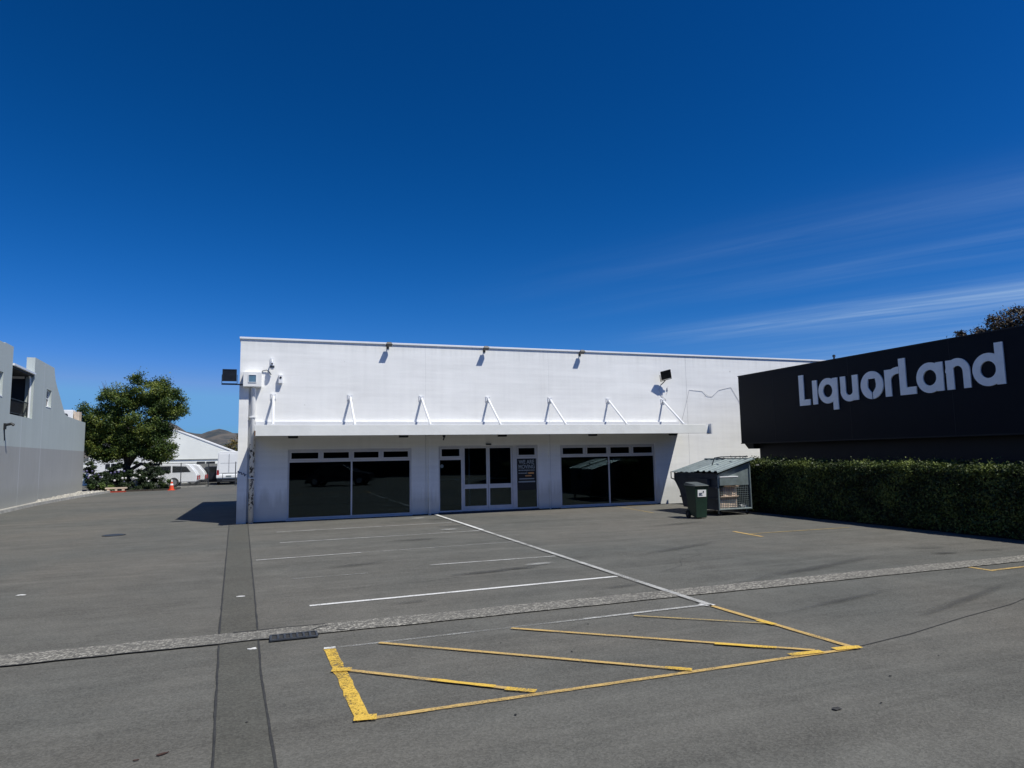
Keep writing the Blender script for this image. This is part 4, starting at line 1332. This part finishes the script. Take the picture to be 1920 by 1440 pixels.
def corrugated(y0_, y1_, pitch, zoff, amp):
    mb = MB(); n = 48
    top = []
    for i in range(n + 1):
        y = y0_ + (y1_ - y0_) * i / n
        top.append((y, amp * max(-0.35, min(0.6, math.sin(2 * PI * (y - y0_) / pitch)))))
    b = len(mb.v)
    for y, dz in top:
        for x, z in ((-0.05, zl + 0.03 + zoff), (LW + 0.06, zr + 0.06 + zoff)):
            mb.v += [(x, y, z + dz), (x, y, z + dz - 0.014)]
    for i in range(n):
        p = 4 * i; q = p + 4
        mb.f += [(p, p + 2, q + 2, q), (p + 1, q + 1, q + 3, p + 3), (p, q, q + 1, p + 1), (p + 2, p + 3, q + 3, q + 2)]
    mb.f += [(0, 1, 3, 2), (4 * n, 4 * n + 2, 4 * n + 3, 4 * n + 1)]
    return mb


corrugated(-0.07, 0.98, 0.26, 0.030, 0.034).build('lid', M['galv'], sk)
corrugated(1.0, LL + 0.03, 0.26, -0.005, 0.018).build('lid', M['galv'], sk)
MB().tube([(-0.05, -0.075, zl + 0.03), (LW + 0.06, -0.075, zr + 0.065)], 0.018, 8).build('lid_edge', M['galv'], sk)
MB().tube([(LW + 0.07, -0.10, zr + 0.07), (LW + 0.07, LL + 0.05, zr + 0.07)], 0.028, 10).build('hinge_tube', M['galv'], sk)
MB().tube([(0.42, 0.82, zl + .15), (0.50, 0.75, 1.535), (0.62, 0.62, 1.56), (LW + 0.05, 0.12, 1.565)], 0.016, 6).tube([(0.52, 0.73, 1.53), (0.85, 0.40, 1.50), (LW + 0.05, 0.14, 1.50)], 0.012, 6).build('lid_stay', M['galv_dark'], sk)
hk = MB().tube([(0.0, LL, zl + 0.02), (-0.10, LL, zl + 0.02), (-0.10, LL, zl - 0.16), (0.0, LL - 0.02, zl - 0.20)], 0.018, 6)
hk.build('lifting_hook', M['galv_dark'], sk)
rb = MB()
for z in (0.42, 0.72, 0.98):
    rb.box(-0.035, -0.001, 0.02, 1.75 if z < .8 else 2.0, z, z + 0.045)
rb.build('side_rib', M['galv_dark'], sk)
MB().box(-0.11, -0.002, 0.30, 0.85, 0.78, 0.97).build('side_pocket', M['galv_dark'], sk, bevel=0.01)
cwp = None
for i, (x, y) in enumerate(((0.10, 0.10), (1.0, 0.10), (0.10, 1.5), (1.0, 1.5))):
    if cwp is None:
        cwp = MB().cyl((-0.02, 0, 0.065), 0.06, 0.04, 16, 'x').build('caster', M['rubber'], sk)
        hub = MB().cyl((-0.024, 0, 0.065), 0.028, 0.048, 12, 'x').build('hub', M['steel'], cwp)
        fk = MB().box(-0.035, -0.025, -0.025, 0.025, 0.06, 0.148).box(0.025, 0.035, -0.025, 0.025, 0.06, 0.148).box(-0.03, 0.03, -0.02, 0.02, 0.136, 0.146).build('fork', M['galv'], cwp)
        o = cwp
    else:
        o = copy_tree(cwp, sk)
    o.location = (x, y, 0.0)
tag(sk, 'large grey steel waste skip with a sloping corrugated lid at the hedge end', 'skip')
# rubbish seen through the mesh
random.seed(9)


def rubbish(name, x, y, z, sx, sy, sz, mat, lb, rot):
    o = MB().box(-sx / 2, sx / 2, -sy / 2, sy / 2, 0, sz).build(name, mat)
    o.location = (11.30 + x, 15.20 + y, z); o.rotation_euler = rot
    tag(o, lb, 'box' if 'carton' in name else 'rubbish')
    return o


def carton(x, y, z, sx, sy, sz, lb, rot):
    e = empty('cardboard_carton', (11.30 + x, 15.20 + y, z)); e.rotation_euler = rot
    MB().box(-sx / 2, sx / 2, -sy / 2, sy / 2, 0, sz).build('body', M['cardboard'], e, bevel=0.006)
    MB().hexa([(-sx / 2, -sy / 2, sz + .001), (sx / 2, -sy / 2, sz + .001), (sx / 2, -sy / 2 + .01, sz + .001), (-sx / 2, -sy / 2 + .01, sz + .001), (-sx / 2, -sy / 2 - .09, sz + .06), (sx / 2, -sy / 2 - .09, sz + .06), (sx / 2, -sy / 2 - .08, sz + .065), (-sx / 2, -sy / 2 - .08, sz + .065)]).build('flap', M['cardboard'], e)
    MB().box(-0.03, 0.03, -sy / 2 - 0.002, -sy / 2, 0, sz * .98).build('tape', M['cream'], e)
    tag(e, lb, 'carton')


carton(0.36, 0.24, 0.19, 0.58, 0.35, 0.26, 'lower brown carton behind the skip mesh', (0, 0, 0.03))
carton(0.42, 0.25, 0.47, 0.50, 0.34, 0.26, 'upper brown carton behind the skip mesh', (0, R(4), 0.12))
pp = rng.uniform([0.08, 0.10, 0.19], [1.05, 0.16, 0.40], (26, 3)); pp[:, 2] = 0.19 + (pp[:, 2] - .19) * rng.random(26)
lv = leaves('waste_paper', pp + np.array([11.3, 15.2, 0]), np.tile([0, -.6, .5], (26, 1)), 0.14, M['paper'], None, 0.8)
tag(lv, 'loose white paper and wrapping at the bottom of the skip', 'rubbish', kind='stuff')

# ---------------------------------------------------------------- wheelie bin
wb = empty('wheelie_bin', (10.50, 15.02, 0), R(-4))
MB().hexa([(-0.155, -0.19, 0.02), (0.155, -0.19, 0.02), (0.155, 0.16, 0.10), (-0.155, 0.16, 0.10),
           (-0.19, -0.245, 0.82), (0.19, -0.245, 0.82), (0.19, 0.25, 0.82), (-0.19, 0.25, 0.82)]).build('body', M['green_plastic'], wb, bevel=0.018)
MB().box(-0.205, 0.205, -0.262, 0.262, 0.795, 0.835).build('rim', M['green_plastic'], wb, bevel=0.008)
MB().hexa([(-0.215, -0.285, 0.838), (0.215, -0.285, 0.838), (0.215, 0.27, 0.838), (-0.215, 0.27, 0.838),
           (-0.17, -0.245, 0.868), (0.17, -0.245, 0.868), (0.18, 0.25, 0.925), (-0.18, 0.25, 0.925)]).build('lid', M['lid_plastic'], wb, bevel=0.012)
MB().tube([(-0.19, 0.30, 0.86), (0.19, 0.30, 0.86)], 0.014, 8).box(-0.20, -0.17, 0.25, 0.31, 0.83, 0.87).box(0.17, 0.20, 0.25, 0.31, 0.83, 0.87).build('handle', M['green_plastic'], wb)
for s in (-1, 1):
    wl = MB().cyl((s * 0.155 - 0.025, 0.19, 0.10), 0.10, 0.05, 20, 'x').build('wheel', M['rubber'], wb)
    MB().cyl((s * 0.155 - 0.028, 0.19, 0.10), 0.04, 0.056, 12, 'x').build('hub', M['galv_dark'], wl)
MB().hexa([(-0.115, -0.2400, 0.56), (0.13, -0.2400, 0.56), (0.13, -0.235, 0.56), (-0.115, -0.235, 0.56),
           (-0.115, -0.2525, 0.74), (0.13, -0.2525, 0.74), (0.13, -0.247, 0.74), (-0.115, -0.247, 0.74)]).build('sticker', M['white'], wb)
MB().box(-0.08, 0.02, -0.2545, -0.2505, 0.655, 0.663).box(-0.08, 0.0, -0.2530, -0.2490, 0.63, 0.638).box(-0.08, 0.03, -0.2515, -0.247, 0.605, 0.613).box(0.035, 0.06, -0.257, -0.2525, 0.67, 0.71).build('sticker_print', M['galv_dark'], wb)
tag(wb, 'dark green wheelie bin with a white sticker standing in front of the skip', 'wheelie bin')

# ---------------------------------------------------------------- grey building on the left
gbld = empty('grey_building', (-9.11, 29.49, 0), R(3.26))
TH = 0.30
wl = MB()
S0, S1 = -24.0, 15.3
wl.prism([(S0, 0), (S1, 0), (S1, 3.58), (S0, 3.58)], -TH, 0, 'x')
# pier A with its window opening
wl.box(-TH, 0, S0, -1.6, 3.58, 6.08).box(-TH, 0, -0.62, 0.44, 3.58, 6.12).box(-TH, 0, -1.6, -0.62, 3.58, 4.16).box(-TH, 0, -1.6, -0.62, 5.02, 6.08)
# pier B with its window opening and the swept parapet
wl.box(-TH, 0, 3.62, 5.86, 3.58, 6.16).box(-TH, 0, 5.86, 6.78, 3.58, 4.27).box(-TH, 0, 5.86, 6.78, 5.05, 6.16)
sw = [(6.78, 3.58), (S1, 3.58), (S1, 4.02), (12.4, 4.06), (10.64, 4.09), (9.86, 4.16), (9.3, 4.48), (8.59, 4.90), (7.9, 5.30), (7.45, 5.60), (7.22, 5.92), (7.1, 6.16), (6.78, 6.16)]
wl.prism(sw, -TH, 0, 'x')
wl.build('street_wall', M['grey_wall'], gbld)
MB().box(-9.0, -TH - .002, S0, S1 - .1, 0, 3.60).box(-9.0, -TH - .002, S0, 0.42, 3.60, 5.7).box(-9, -3.2, .42, 3.8, 3.6, 5.6).build('main_block', M['grey_body'], gbld)
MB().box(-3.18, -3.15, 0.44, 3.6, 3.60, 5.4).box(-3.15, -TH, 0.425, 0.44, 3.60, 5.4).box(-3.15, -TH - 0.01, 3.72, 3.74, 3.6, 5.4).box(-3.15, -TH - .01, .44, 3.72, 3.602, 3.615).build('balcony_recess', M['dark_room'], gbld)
rf_ = MB().box(-3.3, 0.06, 0.45, 3.60, 5.42, 5.50).build('balcony_roof', M['white_metal'], gbld)
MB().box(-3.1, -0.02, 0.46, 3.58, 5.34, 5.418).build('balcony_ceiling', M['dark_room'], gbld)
MB().tube([(-0.12, 3.35, 5.40), (-0.12, 3.50, 5.25), (-0.12, 3.56, 4.9), (-0.12, 3.56, 3.62)], 0.04, 8).build('downpipe', M['white_metal'], gbld)
rl = MB().box(-0.17, -0.13, 0.45, 3.60, 4.20, 4.24).box(-0.165, -0.135, 0.45, 3.60, 3.68, 3.70)
for i in range(26):
    y = 0.52 + i * 0.12
    rl.box(-0.158, -0.142, y, y + 0.016, 3.70, 4.20)
rl.build('railing', M['black_metal'], gbld)
for (a, b, c, d) in ((-1.6, -0.62, 4.16, 5.02), (5.86, 6.78, 4.27, 5.05)):
    wm = MB()
    for q in ((a, a + .06, c, d), (b - .06, b, c, d), (a + .06, b - .06, c, c + .06), (a + .06, b - .06, d - .06, d), ((a + b) / 2 - .02, (a + b) / 2 + .02, c + .06, d - .06), (a + .06, (a + b) / 2 - .02, (c + d) / 2 - .02, (c + d) / 2 + .02), ((a + b) / 2 + .02, b - .06, (c + d) / 2 - .02, (c + d) / 2 + .02)):
        wm.box(-0.16, -0.10, q[0], q[1], q[2], q[3])
    wf = wm.build('window', M['white_metal'], gbld)
    MB().box(-0.15, -0.14, a + .06, b - .06, c + .06, d - .06).build('pane', M['car_glass'], wf)
    MB().box(-0.10, 0.012, a, b, c - 0.03, c + .001).build('sill', M['white_metal'], wf)
wlm = empty('wall_lamp', (-9.09, 29.3, 3.08))
MB().box(-0.02, 0.06, -0.05, 0.05, -0.10, 0.12).build('plate', M['black'], wlm)
MB().tube([(0.05, 0, 0.06), (0.22, 0, 0.10), (0.30, 0, 0.05)], 0.05, 8).build('head', M['black'], wlm)
MB().tube([(0.02, 0, -0.1), (0.0, 0.12, -0.5)], 0.016, 6).build('cord', M['black'], wlm)
tag(wlm, 'small black lamp on the upper grey wall near the left edge', 'lamp')
tag(gbld, 'tall two tone grey building with a dark balcony recess and sloping parapet on the left', 'building')
ac = empty('rooftop_unit', (-10.65, 44.2, 3.6))
MB().box(-0.45, 0.22, -0.3, 0.3, 0, 1.10).build('cabinet', M['white'], ac, bevel=0.02)
MB().cyl((-0.12, -0.31, 0.78), 0.12, 0.01, 18, 'y').build('fan_grille', M['galv_dark'], ac)
MB().box(0.26, 0.52, -0.2, 0.3, 0, 1.0).build('duct', M['cream'], ac)
tag(ac, 'white air conditioning unit on the roof at the low end of the grey building', 'air conditioner')
# kerb along its foot
kb_ = []
for s in np.linspace(-24, 15.6, 60):
    o_ = 0.16 + max(0, (s - 2) / 13.0) ** 1.5 * 1.15
    kb_.append((o_, s))
k = MB(); n = len(kb_)
for (x, s) in kb_:
    k.v += [(x, s, 0), (x, s, 0.11), (x + 0.14, s, 0.11), (x + 0.16, s, 0)]
for i in range(n - 1):
    p = 4 * i; q = p + 4
    k.f += [(p, q, q + 1, p + 1), (p + 1, q + 1, q + 2, p + 2), (p + 2, q + 2, q + 3, p + 3)]
tag(k.build('kerb', M['kerb'], loc=(-9.11, 29.49, 0), rotz=R(3.26)), kind='structure')
k = MB()
for (x, s) in kb_:
    k.v += [(0.0, s, 0.09), (x, s, 0.085)]
for i in range(n - 1):
    k.f.append((2 * i, 2 * i + 2, 2 * i + 3, 2 * i + 1))
tag(k.build('pebble_strip', M['pebble'], loc=(-9.11, 29.49, 0), rotz=R(3.26)), kind='structure')
st = MB()
for i in range(260):
    s = rng.uniform(5, 15.3); x = rng.uniform(0.05, 0.1 + max(0.05, ((s - 2) / 13.0) ** 1.5 * 1.1)); r_ = rng.uniform(0.03, 0.11)
    c = Vector((x, s, 0.09))
    st.hexa([(x - r_, s - r_ * .7, .07), (x + r_ * .8, s - r_ * .9, .07), (x + r_, s + r_ * .8, .07), (x - r_ * .7, s + r_, .07),
             (x - r_ * .4, s - r_ * .4, .09 + r_ * .8), (x + r_ * .5, s - r_ * .3, .09 + r_ * .6), (x + r_ * .4, s + r_ * .4, .09 + r_ * .7), (x - r_ * .5, s + r_ * .3, .09 + r_ * .5)])
tag(st.build('rubble', M['pebble'], loc=(-9.11, 29.49, 0), rotz=R(3.26)), 'pale stones scattered along the foot of the grey wall', 'stones', kind='stuff')

# ---------------------------------------------------------------- vehicles


def vehicle(name, prof, glass, L, W, body, label, cat, rear_glass=None, wheels=(0.8, 0), wr=0.31, bumper=0.35):
    """side outline extruded across the width; local x forward 0..L, y across"""
    e = empty(name)
    MB().prism(prof, -W / 2, W / 2, 'y').build('body', body, e, bevel=0.05)
    for s in (-1, 1):
        for gpoly in glass:
            a = s * (W / 2 + 0.001); b = s * (W / 2 + 0.008)
            MB().prism(gpoly, min(a, b), max(a, b), 'y').build('side_window', M['car_glass'], e)
        for x in (wheels[0], L - wheels[1]):
            t_ = MB().cyl((x, s * (W / 2 - 0.06) - 0.09, wr), wr, 0.18, 24, 'y').build('wheel', M['rubber'], e)
            MB().cyl((x, s * (W / 2 - 0.06) - 0.095, wr), wr * .62, 0.19, 18, 'y').build('rim', M['chrome'], t_)
    MB().box(-0.05, 0.12, -W / 2 + .03, W / 2 - .03, 0.18, bumper).build('bumper', M['black'], e, bevel=0.02)
    for s in (-1, 1):
        MB().box(-0.045, 0.02, s * (W / 2 - .13) - .06, s * (W / 2 - .13) + .06, bumper + .1, bumper + .38).build('tail_lamp', M['tail'], e)
    tag(e, label, cat)
    return e


# white hatch-back van seen from its side, rear to the right
prof = [(0.06, 0.30), (0.02, 0.75), (0.16, 1.02), (0.55, 1.50), (0.85, 1.57), (2.9, 1.57), (3.5, 1.38), (4.0, 0.98), (4.45, 0.88), (4.55, 0.62), (4.52, 0.28)]
gl = [[(0.42, 0.98), (0.72, 1.36), (1.55, 1.40), (1.55, 0.96)], [(1.65, 0.96), (1.65, 1.40), (2.6, 1.40), (2.6, 0.98)], [(2.7, 0.99), (2.7, 1.38), (3.1, 1.36), (3.65, 1.02)]]
v1 = vehicle('white_van', prof, gl, 4.55, 1.65, M['van_white'], 'white van seen side on behind the chain fence, nearer of the two parked side on', 'van', wheels=(1.45, 0.85))
v1.location = (-4.55, 51.6, 0); v1.rotation_euler.z = R(180)
prof2 = [(0.06, 0.36), (0.02, 0.75), (0.12, 0.95), (0.50, 1.42), (0.85, 1.50), (2.9, 1.50), (3.5, 1.35), (4.1, 1.05), (4.5, 0.92), (4.6, 0.62), (4.55, 0.30)]
v2 = vehicle('white_van', prof2, [[(0.75, 0.95), (0.85, 1.30), (1.8, 1.34), (1.8, 0.95)], [(1.9, 0.95), (1.9, 1.34), (2.9, 1.32), (3.3, 0.98)]], 4.6, 1.7, M['van_white'], 'white van with a dark rear bumper showing just behind the nearer side on van', 'van', wheels=(0.8, 0.85))
v2.location = (-4.25, 54.0, 0); v2.rotation_euler.z = R(180)
# tall white van seen from behind
tv = empty('tall_white_van', (-2.65, 52.0, 0), R(0))
MB().prism([(-0.78, 0.42), (-0.80, 0.95), (-0.74, 1.6), (-0.70, 2.26), (-0.60, 2.36), (0.60, 2.36), (0.70, 2.26), (0.74, 1.6), (0.80, 0.95), (0.78, 0.42)], 0, 4.4, 'y').build('body', M['van_white'], tv, bevel=0.03)
for s in (-1, 1):
    a, b = (0.02, 0.66) if s > 0 else (-0.66, -0.02)
    MB().box(a, b, -0.02, -0.001, 0.85, 2.18).build('rear_door', M['van_white'], tv)
    MB().box(s * 0.70 - .07, s * 0.70 + .07, -0.02, -0.001, 0.70, 1.05).build('tail_lamp', M['tail'], tv)
    MB().cyl((s * 0.68 - .08, 0.6, 0.3), 0.30, 0.16, 20, 'x').build('wheel', M['rubber'], tv)
MB().box(-0.006, 0.006, -0.024, -0.02, 0.85, 2.18).box(-0.55, 0.55, -0.024, -0.0205, 1.52, 1.535).build('door_gap', M['galv_dark'], tv)
MB().box(-0.80, 0.80, -0.10, -0.02, 0.50, 0.70).build('bumper', M['van_white'], tv, bevel=0.02)
MB().box(-0.74, 0.74, -0.04, 0.3, 0.20, 0.42).build('underrun', M['black'], tv)
MB().box(-0.18, 0.18, -0.108, -0.10, 0.56, 0.66).build('number_plate', M['galv'], tv)
tag(tv, 'tall white van seen from behind, next to the white building corner', 'van')
# dark car between them, far side
cp = [(0.06, 0.28), (0.02, 0.72), (0.55, 0.82), (1.05, 1.28), (2.4, 1.30), (3.2, 0.88), (4.1, 0.76), (4.2, 0.5), (4.15, 0.26)]
v3 = vehicle('dark_car', cp, [[(0.75, 0.84), (1.12, 1.22), (1.75, 1.24), (1.75, 0.84)], [(1.82, 0.84), (1.82, 1.24), (2.38, 1.24), (3.0, 0.86)]], 4.2, 1.65, M['van_dark'], 'dark car half hidden between the side on vans and the tall van', 'car', wheels=(0.7, 0.8), wr=0.29)
v3.location = (-1.9, 56.8, 0); v3.rotation_euler.z = R(180)

# ---------------------------------------------------------------- pale gabled shed and fence
shd = empty('gabled_shed', (0, 60, 0))
MB().prism([(-14.5, 0), (1.0, 0), (1.0, 0.85), (-7.13, 4.22), (-14.5, 1.2)], 0, 12, 'y').build('walls', M['shed'], shd)
MB().prism([(-14.7, 1.12), (-7.13, 4.22), (1.2, 0.77), (1.2, 0.87), (-7.13, 4.30), (-14.7, 1.20)], -0.04, 12.2, 'y').build('roof_edge', M['white'], shd)
MB().box(-8.3, -1.5, -0.06, 0, 1.83, 1.88).build('band', M['shed_grey'], shd)
MB().box(-5.45, -4.85, -0.03, -0.002, 1.50, 1.66).box(-4.75, -4.10, -0.03, -0.002, 1.50, 1.66).build('high_window', M['black'], shd)
MB().box(-5.6, -3.2, -0.7, -0.05, 0.9, 1.48).build('grey_panel', M['shed_grey'], shd)
MB().box(-4.75, -4.3, -0.74, -0.70, 1.05, 1.25).build('notice', M['black'], shd)
MB().box(-4.58, -4.36, -0.745, -0.74, 1.08, 1.22).build('notice_face', M['white'], shd)
MB().box(-5.6, -3.2, -0.05, -0.01, 0.0, 0.9).build('door_opening', M['black'], shd)
tag(shd, 'pale cream gabled shed behind the white vans', 'shed')
lh = empty('white_outbuilding', (0, 58, 0))
MB().box(-12.6, -8.8, 0, 6, 0, 2.6).build('walls', M['white'], lh)
for a in (-11.5, -10.75):
    f_ = MB().box(a, a + 0.68, -0.02, -0.001, 1.25, 1.62).build('window', M['black'], lh)
    MB().box(a + .31, a + .37, -0.03, -0.02, 1.25, 1.62).build('glazing_bar', M['white'], f_)
MB().box(-11.6, -9.9, -0.05, -0.001, 0.0, 1.1).build('shed_door', M['black'], lh)
tag(lh, 'white outbuilding with small dark windows seen beneath the tree on its left', 'building')

fn = empty('chain_link_fence', (0, 49.6, 0))
fx = [-9.4, -7.5, -5.45, -3.78, -2.1, -0.4]
for x in fx:
    MB().cyl((x, 0, 0), 0.028, 1.62, 8).build('post', M['galv_dark'], fn)
MB().tube([(fx[0], 0, 1.58), (-3.78, 0, 1.58)], 0.02, 6).build('top_rail', M['galv_dark'], fn)
MB().tube([(-2.9, 0, 0.85), (fx[-1], 0, 0.85)], 0.02, 6).tube([(-2.9, 0, 0.35), (-2.9, 0, 0.85)], 0.02, 6).tube([(-2.9, 0, 0.35), (fx[-1], 0, 0.35)], 0.02, 6).build('gate_rail', M['galv_dark'], fn)
wm = MB()
x = fx[0]
while x < -3.78:
    for sgn in (-1, 1):
        xa, xb = (x, x + 1.5) if sgn > 0 else (x + 1.5, x)
        za, zb_ = 0.05, 1.55
        # clip each wire to the fence run
        if xb > -3.78: zb_ = za + 1.5 * (-3.78 - xa) / 1.5; xb = -3.78
        if xa > -3.78:
            za = 0.05 + 1.5 * (xa + 3.78) / 1.5; xa = -3.78
        if zb_ - za > .05:
            dx, dz = (xb - xa), (zb_ - za); l_ = math.hypot(dx, dz); nx, nz = -dz / l_ * .0025, dx / l_ * .0025
            wm.poly([(xa + nx, 0.004 * sgn, za + nz), (xb + nx, 0.004 * sgn, zb_ + nz), (xb - nx, 0.004 * sgn, zb_ - nz), (xa - nx, 0.004 * sgn, za - nz)])
    x += 0.11
wm.build('wire_mesh', M['wire'], fn)
tag(fn, 'chain link fence with thin steel posts in front of the parked vans', 'fence')
ks = MB().box(-5.6, -3.9, 49.0, 49.2, 0, 0.10).build('kerb', M['kerb']); ks['kind'] = 'structure'

# ---------------------------------------------------------------- other trees
T2 = empty('autumn_tree', (-2.9, 90, 0))
trunk([([(0, 0, 0), (0, 0, 2.2), (.2, 0, 3.6)], 0.2, 0.1), ([(0, 0, 1.8), (-.9, 0, 3.2)], 0.1, 0.05)], M['bark'], T2)
P, N = clump_points([(0, 0, 3.1, 2.0, 1.6, 1.7), (-1.4, 0, 2.6, 1.5, 1.3, 1.2), (1.6, 0, 3.2, 1.5, 1.3, 1.5), (-2.6, 0, 2.0, 1.2, 1.2, .9)], 70, 0.35)
leaves('crown', P, N, 0.22, M['leaf_autumn'], T2)
tag(T2, 'orange green tree beyond the shed roof at the edge of the white building', 'tree')
T3 = empty('purple_leaf_tree', (20.6, 12.3, -0.12))
trunk([([(0, 0, 0), (0, 0, 2.4), (.1, 0.2, 4.4)], 0.2, 0.06), ([(0, 0, 2), (-.5, 1.0, 3.6), (-.6, 1.8, 4.7)], 0.12, 0.03), ([(0, 0, 2), (0, -1.2, 4.3)], 0.12, 0.03)], M['bark'], T3)
P, N = clump_points([(-.3, 0.2, 4.92, 1.1, 1.1, 0.80), (-.3, 1.4, 4.92, 0.9, 0.8, 0.70), (-.2, -1.0, 4.95, 1.2, 1.2, 0.88), (-.3, 2.3, 4.98, .6, .7, .42), (-.4, 0.8, 5.1, .8, .8, .5)], 620, 0.22, 0.35)
leaves('crown', P, N, 0.10, M['leaf_red'], T3, aspect=0.4)
tag(T3, 'purple brown leaved treetop showing above the black sign', 'tree')
vp_ = MB().cyl((24.65, 24.0, 4.7), 0.04, 1.4, 8).cyl((24.65, 24.0, 6.0), 0.07, 0.08, 10).build('vent_pipe', M['galv_dark'])
tag(vp_, 'thin dark vent pipe standing up behind the sign', 'pipe')

# hills on the horizon
hm = MB()
hx = np.linspace(-1600, 1400, 150)
prof_h = []
for x in hx:
    t_ = x / 6.0
    h = 66 + 26 * math.sin(t_ * 0.045 + 1.2) + 16 * math.sin(t_ * 0.12 + 0.5) + 7 * math.sin(t_ * 0.31 + 2.0)
    prof_h.append(h)


def ridge(name, ctrl, y, depth, base=0.0):
    """ctrl: (x, height) at distance y, with a long back slope"""
    mb = MB()
    cx = [c[0] for c in ctrl]; ch = [c[1] for c in ctrl]
    X_ = np.linspace(cx[0], cx[-1], 160); H_ = np.interp(X_, cx, ch)
    H_ = H_ + np.convolve(rng.normal(0, 2.0, len(X_)), np.ones(7) / 7, 'same')
    rows_ = 9
    for r_ in range(rows_):
        f = r_ / (rows_ - 1)
        prof_ = math.sin(min(1, f * 1.6) * PI / 2) if f < .625 else 1 - (f - .625) / .375
        for i, x in enumerate(X_):
            nz = 1 + 0.10 * math.sin(i * 0.9 + r_ * 1.7) * (f * (1 - f) * 4)
            mb.v.append((x, y - depth * .6 + depth * f, base + (H_[i] * prof_ * nz)))
    for r_ in range(rows_ - 1):
        for i in range(159):
            a = r_ * 160 + i
            mb.f.append((a, a + 1, a + 161, a + 160))
    o = mb.build(name, M['hill'], smooth=True)
    o['kind'] = 'structure'
    return o


K = 3.6
ridge('hills', [(-1500, 20), (-900, 60), (-420, 84), (-260, 92), (-230, 92), (-200, 84), (-158, 64), (-144, 66), (-128, 71), (-112, 72.5), (-80, 71), (-40, 68), (100, 50), (900, 20)], 500 * K, 700)
for o in bpy.data.objects:
    if o.name == 'hills':
        pass

# unseen tree row added behind the camera: blocks low sky, darkens window reflections
far = empty('sky_block_tree_row', (0, -24, 0))
MB().box(-45, 70, -0.6, 1.2, 0, 8.2).build('core', M['hedge_core'], far)
n = 34000
pts = np.stack([rng.uniform(-45, 70, n), rng.uniform(0.9, 1.6, n), rng.uniform(0, 10, n)], 1)
pts[:, 2] *= 0.85 + 0.12 * np.sin(pts[:, 0] * .9) + 0.06 * np.sin(pts[:, 0] * 2.3)
leaves('foliage', pts, np.tile([0, .7, .4], (n, 1)), 0.35, M['leaf_dark'], far)
tag(far, 'dark tree row added out of view to block low sky, mirrored in shop windows', 'hedge')
v4 = vehicle('dark_estate_car', cp, [[(0.75, 0.84), (1.12, 1.22), (1.75, 1.24), (1.75, 0.84)], [(1.82, 0.84), (1.82, 1.24), (2.38, 1.24), (3.0, 0.86)]], 4.2, 1.65, M['van_dark'], 'dark car mirrored in the left shop window', 'car', wheels=(0.7, 0.8), wr=0.29)
v4.location = (2.4, -5.5, 0); v4.rotation_euler.z = R(20)
